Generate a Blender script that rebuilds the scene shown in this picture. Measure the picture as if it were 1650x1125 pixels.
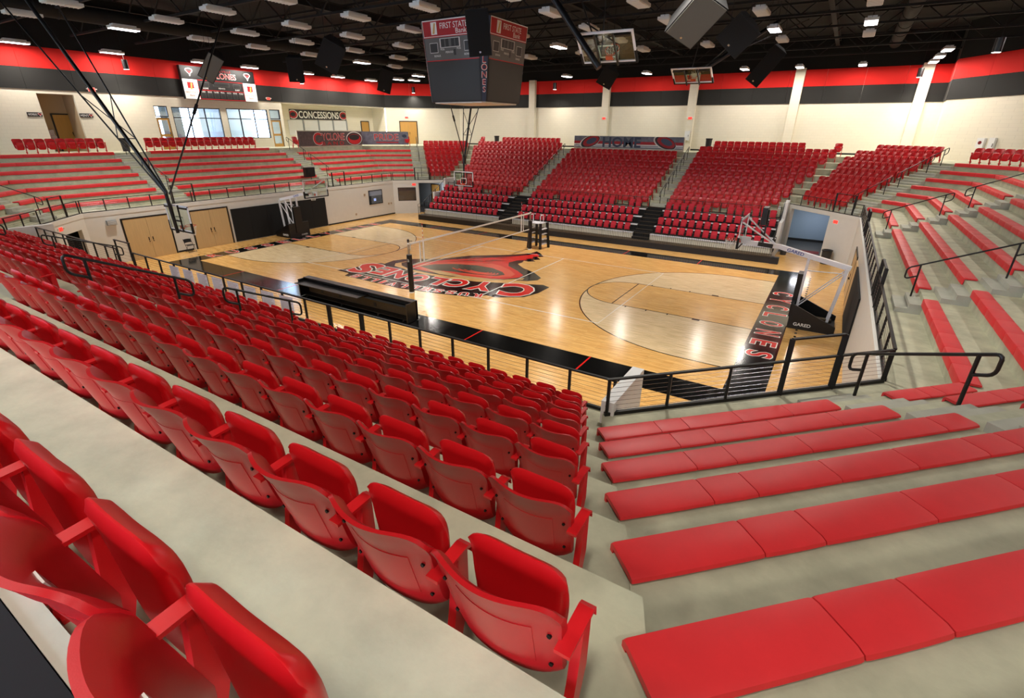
import bpy, math, random
import numpy as np
from mathutils import Vector, Matrix
random.seed(7)
SC = bpy.context.scene
for o in list(bpy.data.objects): bpy.data.objects.remove(o)
COL = SC.collection
# ---------------------------------------------------------------- camera
CAM = Vector((15.8804, -22.1792, 7.1128)); FPX = 801.288
yaw, pit, rol = -.5532, -.4173, .009
fw = Vector((math.sin(yaw)*math.cos(pit), math.cos(yaw)*math.cos(pit), math.sin(pit)))
r0 = Vector((math.cos(yaw), -math.sin(yaw), 0)); u0 = r0.cross(fw)
rt = r0*math.cos(rol)+u0*math.sin(rol); up = u0*math.cos(rol)-r0*math.sin(rol)
cd = bpy.data.cameras.new('camera'); cam = bpy.data.objects.new('camera', cd); COL.objects.link(cam)
cam.matrix_world = Matrix(((rt.x, up.x, -fw.x, CAM.x), (rt.y, up.y, -fw.y, CAM.y), (rt.z, up.z, -fw.z, CAM.z), (0, 0, 0, 1)))
cd.sensor_width = 36; cd.lens = FPX/1650*36; cd.clip_start = .05; cd.clip_end = 300
SC.camera = cam
def pix(p):
    v = Vector(p)-CAM; w = v.dot(fw)
    return (825+FPX*v.dot(rt)/w, 562.5-FPX*v.dot(up)/w, w) if w > .1 else (-9999, -9999, w)
# ---------------------------------------------------------------- light and exposure
SC.view_settings.view_transform = 'Standard'; SC.view_settings.look = 'None'
SC.view_settings.gamma = 1; SC.view_settings.use_curve_mapping = False
SC.view_settings.exposure = 0.15
LAMP = 175.0          # watts of a lit ceiling fixture over the far and left stands
LAMPC = 430.0         # the ones over the court
LAMPN = 165.0          # the dimmed ones over the near and right stands
SPOT = 60.0           # watts of a lit cylinder downlight
W = bpy.data.worlds.new('sky'); SC.world = W; W.use_nodes = True
bg = W.node_tree.nodes['Background']; bg.inputs[0].default_value = (.66, .80, 1, 1); bg.inputs[1].default_value = 10.0
def lamp(name, loc, energy, sx, sy, color=(1, .93, .83), rot=(0, 0, 0), parent=None, spread=math.pi):
    l = bpy.data.lights.new(name, 'AREA'); l.shape = 'RECTANGLE'; l.size = sx; l.size_y = sy; l.energy = energy; l.color = color; l.spread = spread
    o = bpy.data.objects.new(name, l); COL.objects.link(o); o.location = loc; o.rotation_euler = rot; o.parent = parent
    return o
# ---------------------------------------------------------------- materials
def lin(c):
    return tuple((x/12.92 if x <= .04045 else ((x+.055)/1.055)**2.4) for x in c)
def mat(name, c, rough=.5, metal=0, var=0, vscale=4, bump=0, bscale=40, coat=0, emit=None, es=1, stretch=None, spec=.5):
    m = bpy.data.materials.new(name); m.use_nodes = True; nt = m.node_tree; b = nt.nodes['Principled BSDF']
    L = lin(c); b.inputs['Base Color'].default_value = (*L, 1); b.inputs['Roughness'].default_value = rough; b.inputs['Metallic'].default_value = metal
    b.inputs['Specular IOR Level'].default_value = spec
    if coat: b.inputs['Coat Weight'].default_value = coat; b.inputs['Coat Roughness'].default_value = .12
    if emit: b.inputs['Emission Color'].default_value = (*lin(emit), 1); b.inputs['Emission Strength'].default_value = es
    if var or bump:
        tc = nt.nodes.new('ShaderNodeTexCoord'); mp = nt.nodes.new('ShaderNodeMapping'); nt.links.new(tc.outputs['Object'], mp.inputs[0])
        if stretch: mp.inputs['Scale'].default_value = stretch
    if var:
        n = nt.nodes.new('ShaderNodeTexNoise'); n.inputs['Scale'].default_value = vscale; n.inputs['Detail'].default_value = 6; n.inputs['Roughness'].default_value = .62
        nt.links.new(mp.outputs[0], n.inputs['Vector'])
        r = nt.nodes.new('ShaderNodeValToRGB'); r.color_ramp.elements[0].position = .3; r.color_ramp.elements[1].position = .7
        r.color_ramp.elements[0].color = (*[x*(1-var) for x in L], 1); r.color_ramp.elements[1].color = (*[min(1, x*(1+var)) for x in L], 1)
        nt.links.new(n.outputs['Fac'], r.inputs[0]); nt.links.new(r.outputs[0], b.inputs['Base Color'])
    if bump:
        n2 = nt.nodes.new('ShaderNodeTexNoise'); n2.inputs['Scale'].default_value = bscale; n2.inputs['Detail'].default_value = 4
        nt.links.new(mp.outputs[0], n2.inputs['Vector'])
        bp = nt.nodes.new('ShaderNodeBump'); bp.inputs['Strength'].default_value = bump; bp.inputs['Distance'].default_value = .02
        nt.links.new(n2.outputs['Fac'], bp.inputs['Height']); nt.links.new(bp.outputs[0], b.inputs['Normal'])
    return m
def wood(name, c1, c2, c3, rough=.18):
    m = mat(name, c1, rough); nt = m.node_tree; b = nt.nodes['Principled BSDF']
    tc = nt.nodes.new('ShaderNodeTexCoord')
    br = nt.nodes.new('ShaderNodeTexBrick'); br.inputs['Scale'].default_value = 1; br.inputs['Brick Width'].default_value = .9; br.inputs['Row Height'].default_value = .057
    br.inputs['Mortar Size'].default_value = .0012; br.offset = .37; br.offset_frequency = 3; br.inputs['Bias'].default_value = 0
    br.inputs['Color1'].default_value = (*lin(c1), 1); br.inputs['Color2'].default_value = (*lin(c2), 1); br.inputs['Mortar'].default_value = (*lin(c3), 1)
    nt.links.new(tc.outputs['Object'], br.inputs['Vector'])
    mp = nt.nodes.new('ShaderNodeMapping'); mp.inputs['Scale'].default_value = (.6, 11, 1); nt.links.new(tc.outputs['Object'], mp.inputs[0])
    n = nt.nodes.new('ShaderNodeTexNoise'); n.inputs['Scale'].default_value = 2.6; n.inputs['Detail'].default_value = 5; nt.links.new(mp.outputs[0], n.inputs['Vector'])
    mx = nt.nodes.new('ShaderNodeMix'); mx.data_type = 'RGBA'; mx.blend_type = 'MULTIPLY'; mx.inputs[0].default_value = .55
    r = nt.nodes.new('ShaderNodeValToRGB'); r.color_ramp.elements[0].position = .28; r.color_ramp.elements[1].position = .72
    r.color_ramp.elements[0].color = (.38, .32, .24, 1); r.color_ramp.elements[1].color = (1.35, 1.32, 1.28, 1)
    nt.links.new(n.outputs['Fac'], r.inputs[0]); nt.links.new(br.outputs['Color'], mx.inputs[6]); nt.links.new(r.outputs[0], mx.inputs[7])
    nt.links.new(mx.outputs[2], b.inputs['Base Color'])
    return m
def block(name, c):
    m = mat(name, c, .7); nt = m.node_tree; b = nt.nodes['Principled BSDF']
    tc = nt.nodes.new('ShaderNodeTexCoord'); sp = nt.nodes.new('ShaderNodeSeparateXYZ'); ad = nt.nodes.new('ShaderNodeMath'); cb = nt.nodes.new('ShaderNodeCombineXYZ')
    nt.links.new(tc.outputs['Object'], sp.inputs[0]); nt.links.new(sp.outputs[0], ad.inputs[0]); nt.links.new(sp.outputs[1], ad.inputs[1])
    nt.links.new(ad.outputs[0], cb.inputs[0]); nt.links.new(sp.outputs[2], cb.inputs[1])
    br = nt.nodes.new('ShaderNodeTexBrick'); br.inputs['Scale'].default_value = 1; br.inputs['Brick Width'].default_value = .4; br.inputs['Row Height'].default_value = .2; br.inputs['Mortar Size'].default_value = .006
    L = lin(c); br.inputs['Color1'].default_value = (*L, 1); br.inputs['Color2'].default_value = (*[x*.97 for x in L], 1); br.inputs['Mortar'].default_value = (*[x*.88 for x in L], 1)
    nt.links.new(cb.outputs[0], br.inputs['Vector']); nt.links.new(br.outputs['Color'], b.inputs['Base Color'])
    return m
def glass(name, tint=(.9, .95, 1), refl=.12):
    m = bpy.data.materials.new(name); m.use_nodes = True; nt = m.node_tree; nt.nodes.clear()
    o = nt.nodes.new('ShaderNodeOutputMaterial'); t = nt.nodes.new('ShaderNodeBsdfTransparent'); g = nt.nodes.new('ShaderNodeBsdfGlossy'); x = nt.nodes.new('ShaderNodeMixShader')
    t.inputs[0].default_value = (*tint, 1); g.inputs['Roughness'].default_value = .03; x.inputs[0].default_value = refl
    nt.links.new(t.outputs[0], x.inputs[1]); nt.links.new(g.outputs[0], x.inputs[2]); nt.links.new(x.outputs[0], o.inputs[0]); return m
M = dict(
 wood=wood('maple', (.93, .75, .47), (.86, .66, .38), (.66, .48, .27)),
 pale=wood('maple_whitewash', (.92, .83, .67), (.88, .78, .61), (.74, .64, .50)),
 cblack=mat('court_black', (.045, .045, .045), .12), cred=mat('court_red', (.82, .12, .10), .16), cwhite=mat('court_white', (.93, .92, .88), .18),
 cred2=mat('court_orange_red', (.86, .30, .22), .16), ctan=mat('court_tan', (.80, .66, .45), .16), cgrey=mat('court_smoke', (.22, .21, .18), .14),
 conc=mat('concrete', (.705, .705, .60), .75, var=.2, vscale=2.2, bump=.12, bscale=14),
 conc2=mat('concrete_riser', (.68, .68, .62), .75, var=.10, vscale=2.2, bump=.1, bscale=14),
 seat=mat('red_plastic', (.72, .075, .10), .36, bump=.03, bscale=260), seat2=mat('red_plastic_pan', (.78, .075, .10), .32),
 arm=mat('red_metal', (.78, .09, .11), .34), pad=mat('red_vinyl', (.84, .165, .18), .46, var=.07, vscale=3, bump=.04, bscale=200),
 uph=mat('red_upholstery', (.70, .10, .17), .8, bump=.05, bscale=300),
 plate=mat('silver_plate', (.80, .77, .74), .45, 0), bolt=mat('bolt', (.12, .10, .10), .4, .8),
 black=mat('black_metal', (.045, .045, .05), .38), black2=mat('black_matte', (.035, .035, .038), .85), dark=mat('dark_steel', (.10, .095, .09), .5, .3),
 roof=mat('black_roof', (.012, .012, .012), .95), truss=mat('black_truss', (.02, .02, .019), .8), duct=mat('black_duct', (.018, .018, .018), .8), spk_lit=mat('speaker_painted_light', (.36, .36, .34), .7),  # loudspeaker grey: light from the court painted into the grille colour
 cream=block('cream_block', (.87, .84, .76)), white=mat('white_paint', (.86, .86, .85), .55, var=.02, vscale=2), wwall=mat('white_court_wall', (.84, .83, .80), .6, var=.02, vscale=3),
 tan=mat('tan_wall', (.70, .60, .47), .7), blue=mat('blue_grey_wall', (.50, .57, .64), .6), grey=mat('grey_wall', (.55, .57, .58), .6),
 redp=mat('red_acoustic', (.80, .10, .075), .9, bump=.08, bscale=90), blkp=mat('black_acoustic', (.125, .12, .11), .9, bump=.08, bscale=90),
 door=mat('maple_door', (.78, .66, .47), .45, var=.06, vscale=2, stretch=(6, 6, .5)), door2=mat('oak_door', (.72, .54, .26), .45, var=.08, vscale=2, stretch=(6, 6, .5)),
 fixw=mat('fixture_white', (.84, .83, .80), .45), off=mat('diffuser_off', (.80, .79, .75), .4), lit=mat('diffuser_lit', (1, 1, 1), .4, emit=(1, .97, 1), es=14),
 can=mat('downlight_lens', (1, 1, 1), .4, emit=(1, .96, .9), es=7), exitm=mat('exit_sign_face', (.95, .35, .30), .4, emit=(1, .22, .18), es=1.1),
 glass=glass('glass'), bglass=glass('backboard_glass', (.86, .93, .90), .045), steel=mat('white_steel', (.88, .88, .90), .3), chrome=mat('steel', (.70, .70, .72), .25, 1),
 orange=mat('rim_orange', (.88, .26, .10), .4), net=mat('net_cord', (.9, .9, .88), .8), mesh=mat('net_mesh', (.50, .44, .33), .9),
 screen=mat('screen_dark', (.17, .17, .16), .45), score=mat('score_panel', (.36, .36, .35), .4), digit=mat('digit_dark', (.16, .16, .16), .4),
 bred=mat('banner_red', (.66, .05, .09), .5, var=.15, vscale=3), bgrey=mat('banner_grey', (.33, .31, .30), .55, var=.35, vscale=5), bblue=mat('banner_blue_grey', (.45, .48, .53), .55, var=.25, vscale=4),
 bdark=mat('banner_dark', (.12, .11, .11), .5), txtw=mat('print_white', (.92, .92, .90), .5), txtr=mat('print_red', (.78, .08, .11), .5), txtb=mat('print_blue', (.12, .22, .55), .5),
 txtk=mat('print_black', (.06, .06, .06), .5), gold=mat('print_gold', (.78, .62, .35), .4), tanp=mat('print_tan', (.62, .45, .36), .5), navy=mat('column_navy', (.20, .25, .34), .4),
 paper=mat('paper', (.90, .91, .95), .7), greyt=mat('print_grey', (.62, .63, .68), .6), floor2=mat('dark_floor', (.18, .18, .18), .6), matred=mat('red_mat', (.45, .06, .08), .9),
 sky=mat('lobby_white', (.93, .94, .95), .6), base=mat('black_rubber_base', (.06, .06, .06), .5), rubber=mat('black_fabric', (.03, .03, .035), .95), brown=mat('brown_panel', (.28, .22, .13), .6))
_n = M['paper'].node_tree; _b = _n.nodes['Principled BSDF']; _t = _n.nodes.new('ShaderNodeBsdfTranslucent'); _t.inputs[0].default_value = (.85, .87, .92, 1); _x = _n.nodes.new('ShaderNodeMixShader'); _x.inputs[0].default_value = .5
_n.links.new(_b.outputs[0], _x.inputs[1]); _n.links.new(_t.outputs[0], _x.inputs[2]); _n.links.new(_x.outputs[0], _n.nodes['Material Output'].inputs[0])
# ---------------------------------------------------------------- mesh builder
class MB:
    def __init__(s): s.v = []; s.f = []
    def poly(s, pts):
        n = len(s.v); s.v += [tuple(p) for p in pts]; s.f.append(tuple(range(n, n+len(pts)))); return s
    def hexa(s, a, b):                       # two matching loops a (bottom) and b (top)
        n = len(s.v); k = len(a); s.v += [tuple(p) for p in a]+[tuple(p) for p in b]
        s.f.append(tuple(range(n+k-1, n-1, -1))); s.f.append(tuple(range(n+k, n+2*k)))
        for i in range(k): j = (i+1) % k; s.f.append((n+i, n+j, n+k+j, n+k+i))
        return s
    def box(s, x0, x1, y0, y1, z0, z1, Mx=None):
        P = [Vector(p) for p in ((x0, y0, z0), (x1, y0, z0), (x1, y1, z0), (x0, y1, z0), (x0, y0, z1), (x1, y0, z1), (x1, y1, z1), (x0, y1, z1))]
        if Mx: P = [Mx @ p for p in P]
        return s.hexa(P[:4], P[4:])
    def prism(s, poly, z0, z1): return s.hexa([(x, y, z0) for x, y in poly], [(x, y, z1) for x, y in poly])
    def bar(s, a, b, w, h=None):              # square bar from a to b
        a = Vector(a); b = Vector(b); h = h or w; d = (b-a).normalized()
        e = Vector((0, 0, 1)) if abs(d.z) < .95 else Vector((0, 1, 0))
        x = d.cross(e).normalized()*w/2; y = x.normalized().cross(d)*h/2
        q = lambda c: [c-x-y, c+x-y, c+x+y, c-x+y]
        return s.hexa(q(a), q(b))
    def tube(s, pts, r, n=8, cap=True):
        pts = [Vector(p) for p in pts]; rings = []; k = len(pts); prev = None
        for i, p in enumerate(pts):
            d = ((pts[min(i+1, k-1)]-pts[max(i-1, 0)])).normalized()
            if prev is None:
                e = Vector((0, 0, 1)) if abs(d.z) < .9 else Vector((1, 0, 0)); x = d.cross(e).normalized()
            else: x = (prev-d*prev.dot(d)).normalized()
            prev = x; y = d.cross(x); m = len(s.v); rr = r[i] if isinstance(r, (list, tuple)) else r
            s.v += [tuple(p+(x*math.cos(t)+y*math.sin(t))*rr) for t in (2*math.pi*j/n for j in range(n))]; rings.append(m)
        for a, b in zip(rings, rings[1:]):
            for j in range(n): s.f.append((a+j, a+(j+1) % n, b+(j+1) % n, b+j))
        if cap: s.f.append(tuple(range(rings[0]+n-1, rings[0]-1, -1))); s.f.append(tuple(range(rings[-1], rings[-1]+n)))
        return s
    def lathe(s, prof, n=16, c=(0, 0, 0)):
        m = len(s.v); k = len(prof)
        for j in range(n):
            t = 2*math.pi*j/n
            s.v += [(c[0]+r*math.cos(t), c[1]+r*math.sin(t), c[2]+z) for r, z in prof]
        for j in range(n):
            a = m+j*k; b = m+((j+1) % n)*k
            for i in range(k-1): s.f.append((a+i, b+i, b+i+1, a+i+1))
        return s
    def grid(s, fn, nu, nv, flip=False):
        m = len(s.v)
        for j in range(nv+1):
            for i in range(nu+1): s.v.append(tuple(fn(i/nu, j/nv)))
        for j in range(nv):
            for i in range(nu):
                a = m+j*(nu+1)+i; q = (a, a+1, a+nu+2, a+nu+1); s.f.append(q[::-1] if flip else q)
        return m
    def slab(s, fa, fb, nu, nv):              # closed sheet between two surfaces
        a = s.grid(fa, nu, nv, True); b = s.grid(fb, nu, nv); W_ = nu+1
        ring = [i for i in range(W_)]+[j*W_+nu for j in range(1, nv+1)]+[nv*W_+i for i in range(nu-1, -1, -1)]+[j*W_ for j in range(nv-1, 0, -1)]
        for i, c in enumerate(ring):
            d = ring[(i+1) % len(ring)]; s.f.append((a+c, a+d, b+d, b+c))
        return s
    def data(s, name, mt, smooth=False):
        me = bpy.data.meshes.new(name); me.from_pydata(s.v, [], s.f)
        if mt: me.materials.append(M[mt] if isinstance(mt, str) else mt)
        if smooth:
            me.polygons.foreach_set('use_smooth', [True]*len(me.polygons))
            try: me.set_sharp_from_angle(angle=math.radians(42))
            except Exception: pass
        me.update(); return me
    def build(s, name, mt, parent=None, smooth=False, Mx=None): return link(name, s.data(name, mt, smooth), parent, Mx)
def link(name, me, parent=None, Mx=None):
    o = bpy.data.objects.new(name, me); COL.objects.link(o); o.parent = parent
    if Mx is not None: o.matrix_local = Mx
    return o
def tag(o, label, cat, group=None):
    o['label'] = label; o['category'] = cat
    if group: o['group'] = group
    return o
def thing(name, label, cat, loc=(0, 0, 0), rz=0, group=None):
    o = bpy.data.objects.new(name, None); COL.objects.link(o); o.empty_display_size = .1
    o.location = loc; o.rotation_euler = (0, 0, rz); return tag(o, label, cat, group)
def struct(o, label=None):
    o['kind'] = 'structure'
    if label: o['label'] = label
    return o
def inv(parent): return Matrix.Translation(-Vector(parent.location)) if parent else Matrix()
def frame(o, x, y):
    x = Vector(x).normalized(); y = Vector(y); y = (y-x*y.dot(x)).normalized(); z = x.cross(y); o = Vector(o)
    return Matrix(((x.x, y.x, z.x, o.x), (x.y, y.y, z.y, o.y), (x.z, y.z, z.z, o.z), (0, 0, 0, 1)))
ORD = 'zeroth first second third fourth fifth sixth seventh eighth ninth tenth eleventh twelfth thirteenth fourteenth fifteenth sixteenth seventeenth eighteenth nineteenth twentieth'.split()
def ordn(n):
    if n <= 20: return ORD[n]
    t = {2: 'twenty', 3: 'thirty', 4: 'forty', 5: 'fifty'}[n//10]
    return t+'-'+ORD[n % 10] if n % 10 else t[:-1]+'ieth'
TXT = {}
def text(body, Mx, h, mt, parent=None, name='lettering', w=None, off=0, shear=0, ext=.003, local=False):
    key = (body, off, shear, ext)
    if key not in TXT:
        c = bpy.data.curves.new('t', 'FONT'); c.body = body; c.align_x = 'CENTER'; c.align_y = 'CENTER'; c.offset = off; c.shear = shear; c.extrude = 0; c.resolution_u = 3
        o = bpy.data.objects.new('t', c); COL.objects.link(o); dg = bpy.context.evaluated_depsgraph_get()
        me = bpy.data.meshes.new_from_object(o.evaluated_get(dg)); bpy.data.objects.remove(o)
        co = np.empty(len(me.vertices)*3); me.vertices.foreach_get('co', co); TXT[key] = (me, co.reshape(-1, 3))
    me, co = TXT[key]; me = me.copy(); lo = co.min(0); hi = co.max(0); c0 = (lo+hi)/2
    hs = h/max(hi[1]-lo[1], .01); ws = (w/max(hi[0]-lo[0], .01)) if w else hs
    P = (co-c0)*np.array([ws, hs, 1]); P[:, 2] = ext; me.vertices.foreach_set('co', P.ravel()); me.materials.clear(); me.materials.append(M[mt]); me.update()
    return link(name, me, parent, (inv(parent) @ Mx) if parent and not local else Mx)
def flat(pts, Mx, mt, name, parent=None, z=0):
    return MB().poly([Mx @ Vector((x, y, z)) for x, y in pts]).build(name, mt, parent, Mx=inv(parent) if parent else None)
def rect(x0, x1, y0, y1): return [(x0, y0), (x1, y0), (x1, y1), (x0, y1)]
def ell(cx, cy, a, b, n=28, rot=0, t0=0, t1=360):
    c, s = math.cos(rot), math.sin(rot); out = []
    for i in range(n+(t1-t0 < 360)):
        t = math.radians(t0+(t1-t0)*i/n); x, y = a*math.cos(t), b*math.sin(t); out.append((cx+x*c-y*s, cy+x*s+y*c))
    return out
def copytree(o, parent=None):
    c = o.copy(); COL.objects.link(c); c.parent = parent
    for ch in o.children: copytree(ch, c)
    return c
# ---------------------------------------------------------------- the bowl's plan
A, B, CH, H, R, T, D1 = 17.386, 15.349, 3.9565, 2.818, .3814, .8548, 1.0576
hh = 2**-.5; TG = math.tan(math.pi/8); CON = H+7*R; LOW = H-2*R
SEC = dict(E=((1, 0), (0, 1), A, -(B-CH), B-CH), W=((-1, 0), (0, 1), A, -(B-CH), B-CH),
 F=((0, 1), (1, 0), B, -(A-CH), A-CH), N=((0, -1), (1, 0), B, -(A-CH), A-CH))
DC = (A-CH+B)*hh; SA = (A-CH-B)*hh; SB = (A-B+CH)*hh
SEC['NR'] = ((hh, -hh), (hh, hh), DC, SA, SB); SEC['FR'] = ((hh, hh), (hh, -hh), DC, SA, SB)
SEC['FL'] = ((-hh, hh), (hh, hh), DC, -SB, -SA); SEC['NL'] = ((-hh, -hh), (hh, -hh), DC, -SB, -SA)
def pt(sec, s, d, z=0):
    n, a, D, s0, s1 = SEC[sec]; return Vector((n[0]*(D+d)+a[0]*s, n[1]*(D+d)+a[1]*s, z))
def srange(sec, d):
    n, a, D, s0, s1 = SEC[sec]; return s0-d*TG, s1+d*TG
def yaw_of(sec):                 # rotation that turns local +y (facing) to the court and local +x along the row
    n = SEC[sec][0]; return math.atan2(n[0], -n[1])
TN = .819
def rowd(sec, j):                # distance of riser j behind the deck edge; j counts octagon tiers (long sides: j = k-2)
    if sec == 'N': return 14.70+TN*(j+1)-B
    return D1+T*(j-1)
RN = .395
def rowz(j, sec=''):
    if sec == 'N' and j < 7: return CON-R-RN*(6-j)
    return H+R*j
LOWN = CON-R-RN*7
DM = 13.5
# ---------------------------------------------------------------- floor and court markings
fl = struct(MB().prism([(-17.6, -15.6), (17.6, -15.6), (17.6, 15.6), (-17.6, 15.6)], -.1, 0).build('floor', 'wood'), 'glossy maple basketball court floor')
LV = [0]
def mark(pts, mt, name='court_marking', lv=1): return MB().poly([(x, y, .0012*lv) for x, y in pts]).build(name, mt, fl)
def strip(pts, w, mt, name='court_line', lv=2, close=False):
    m = MB(); P = [Vector((x, y, 0)) for x, y in pts]; k = len(P); L = []; Rr = []
    for i, p in enumerate(P):
        a = P[(i-1) % k] if (i or close) else P[i]; b = P[(i+1) % k] if (i < k-1 or close) else P[i]
        d = (b-a).normalized(); nrm = Vector((-d.y, d.x, 0))*w/2; L.append(p+nrm); Rr.append(p-nrm)
    for i in range(k if close else k-1):
        j = (i+1) % k; m.poly([(q.x, q.y, .0012*lv) for q in (Rr[i], Rr[j], L[j], L[i])])
    return m.build(name, mt, fl)
X1, Y1, X2, Y2 = 14.325, 7.62, 15.45, 8.85
for s in (-1, 1):
    mark(rect(-X2, X2, min(s*Y1, s*Y2), max(s*Y1, s*Y2)), 'cblack', 'sideline_band')
    mark(rect(min(s*X1, s*X2), max(s*X1, s*X2), -Y1, Y1), 'cblack', 'baseline_band')
    arc = [(s*(12.75-6.02*math.cos(math.radians(t))), 6.02*math.sin(math.radians(t))) for t in range(-90, 91, 4)]
    p3 = [(s*X1, -6.02)]+arc+[(s*X1, 6.02)]
    mark(p3 if s < 0 else p3[::-1], 'pale', 'three_point_area')
    key = [(s*X1, -1.83), (s*8.535, -1.83)]+[(s*(8.535-1.83*math.cos(math.radians(t))), 1.83*math.sin(math.radians(t))) for t in range(-84, 85, 6)]+[(s*8.535, 1.83), (s*X1, 1.83)]
    mark(key if s < 0 else key[::-1], 'wood', 'key_area', 2)
    strip(p3, .05, 'cblack', 'three_point_line', 3); strip(key, .05, 'cblack', 'key_line', 4)
    strip([(s*8.535, -1.83), (s*8.535, 1.83)], .05, 'cblack', 'free_throw_line', 4)
    for t in (-1, 1):
        for i, xx in enumerate((8.0, 9.05, 10.1, 11.15)):
            x_ = X1-(X1-8.535)*(.12+.0)-(8.0+0*xx) if 0 else (9.2+.92*i); wd = .3 if i == 3 else .05
            x_ += .25 if i == 3 else 0
            mark(rect(s*x_-wd/2, s*x_+wd/2, min(t*1.83, t*1.99), max(t*1.83, t*1.99)), 'cblack', 'lane_mark', 5)
    for xx in (5.55, 10.05, -5.55, -10.05):
        strip([(xx, s*Y1), (xx, s*Y2)], .06, 'cred', 'coaching_box_line', 3)
    for i in range(40):
        yy = -7.8+i*.4; mark(rect(s*15.78, s*15.86, yy, yy+.16), 'cblack', 'dashed_mark', 1)
VB = [(-9, -4.5), (9, -4.5), (9, 4.5), (-9, 4.5)]
strip(VB, .06, 'cwhite', 'volleyball_line', 7, True)
for xx in (-3, 3): strip([(xx, -4.5), (xx, 4.5)], .06, 'cwhite', 'volleyball_line', 7)
# centre emblem: storm funnel
def emb(pts, mt, lv, name='emblem_shape'):
    a = sum(p[0]*q[1]-q[0]*p[1] for p, q in zip(pts, pts[1:]+pts[:1])); return mark(pts if a > 0 else pts[::-1], mt, name, lv)
emb([(-4.84, -.9), (-4.2, -.35), (-3.4, .1), (-3.6, -.45), (-4.35, -1.1), (-4.55, -1.9), (-3.9, -2.65), (-3.0, -3.05), (-1.2, -2.9), (-2.6, -3.3), (-4.2, -3.0), (-5.0, -2.24), (-5.1, -1.5)], 'cblack', 2)
emb([(-4.26, -1.1), (-3.7, -.3), (-3.0, .55), (-2.14, 2.0), (-1.1, 2.85), (-.14, 3.6), (.4, 4.3), (.65, 4.7), (.69, 5.32), (1.2, 4.9), (1.75, 4.25), (1.45, 4.0), (1.95, 3.5), (1.6, 3.2), (1.92, 2.95), (1.55, 2.7), (1.26, 2.75), (1.4, 2.3), (1.35, 1.9), (2.04, 1.3), (3.1, .75), (3.89, .05), (3.95, -.4), (3.6, -.85), (2.9, -1.1), (3.25, -.75), (3.2, -.45), (2.75, -.95), (2.2, -1.5), (1.2, -1.95), (-.2, -2.3), (-1.6, -2.45), (-3.0, -2.4), (-3.9, -2.05), (-4.35, -1.6)], 'cblack', 3)
emb([(-3.55, -1.9), (-3.45, -1.0), (-2.9, .0), (-2.05, 1.2), (-.9, 2.3), (.1, 3.2), (.75, 4.1), (1.0, 4.75), (1.5, 4.2), (1.2, 3.9), (1.45, 3.5), (1.1, 3.2), (1.35, 3.0), (.9, 2.6), (.75, 1.9), (1.15, 1.2), (2.1, .6), (2.85, .0), (2.9, -.5), (2.4, -1.2), (1.4, -1.65), (.1, -2.0), (-1.4, -2.2), (-2.8, -2.2)], 'cred', 4)
emb([(-3.2, -1.7), (-2.9, -.9), (-2.1, .0), (-1.0, .6), (.1, 1.1), (.75, 1.0), (1.7, .5), (2.4, -.1), (2.45, -.6), (1.9, -1.1), (.7, -1.55), (-.9, -1.95), (-2.4, -2.05)], 'cred2', 5)
emb([(-2.95, -1.6), (-2.5, -.8), (-1.6, -.1), (-.4, .3), (.7, .3), (1.6, -.1), (2.0, -.5), (1.7, -.95), (.7, -1.25), (-.6, -1.5), (-1.9, -1.85)], 'cgrey', 6)
for i in range(4):
    k = 1-.2*i; strip([(.1+.35*i*.3+1.5*k*math.cos(math.radians(t)), -.62+.52*k*math.sin(math.radians(t))) for t in range(-150, 30, 12)], .10, 'cred2', 'emblem_arc', 8)
for i, (a, b) in enumerate((((-3.0, .1), (-.4, 1.9)), ((-2.5, -.1), (0, 1.6)), ((-1.6, 1.4), (.5, 3.0)), ((-.9, .9), (.7, 2.2)))):
    mx, my = (a[0]+b[0])/2-.25, (a[1]+b[1])/2+.22; emb([a, (mx, my+.07), b, (mx+.05, my-.07)], 'cblack', 8)
emb([(-2.2, -2.0), (-1.4, -1.75), (.2, -1.85), (1.8, -1.55), (2.8, -1.15), (2.1, -1.75), (.6, -2.15), (-1.0, -2.3)], 'ctan', 8)
def court_letter(ch, x, y, hgt, wid, rz, lv=9, ol=.07, th=.02):
    for m_, o_, l_ in (('cwhite', ol, lv), ('cred', 0, lv+1)):
        k = hgt+2.2*o_*hgt*0
        Mx = Matrix.Translation((x, y, .0012*l_)) @ Matrix.Rotation(rz, 4, 'Z')
        text(ch, Mx, hgt+(ol if m_ == 'cwhite' else 0), m_, fl, 'court_letter', wid+(ol if m_ == 'cwhite' else 0), off=th+(ol/hgt*.35 if m_ == 'cwhite' else 0), ext=0)
for i, ch in enumerate('CYCLONES'): court_letter(ch, 14.9, 4.0-1.175*i, .84, .56, -math.pi/2, 3)
for i, ch in enumerate('RUSSELLVILLE'): court_letter(ch, -14.9, -6.5+1.18*i, .80, .58 if ch != 'I' else .26, math.pi/2, 3)
emb([(-6.1, -4.75), (-5.3, -2.3), (-4.2, -2.35), (-2.2, -2.75), (-.2, -2.7), (1.5, -2.35), (2.9, -1.75), (4.6, -1.0), (5.05, -1.2), (5.05, -2.3), (4.8, -3.2), (3.7, -4.0), (3.2, -3.95), (2.6, -4.6), (1.0, -5.0), (-1.0, -5.35), (-3.0, -5.3), (-4.9, -5.25), (-5.1, -4.8)], 'cblack', 4, 'emblem_backing')
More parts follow.
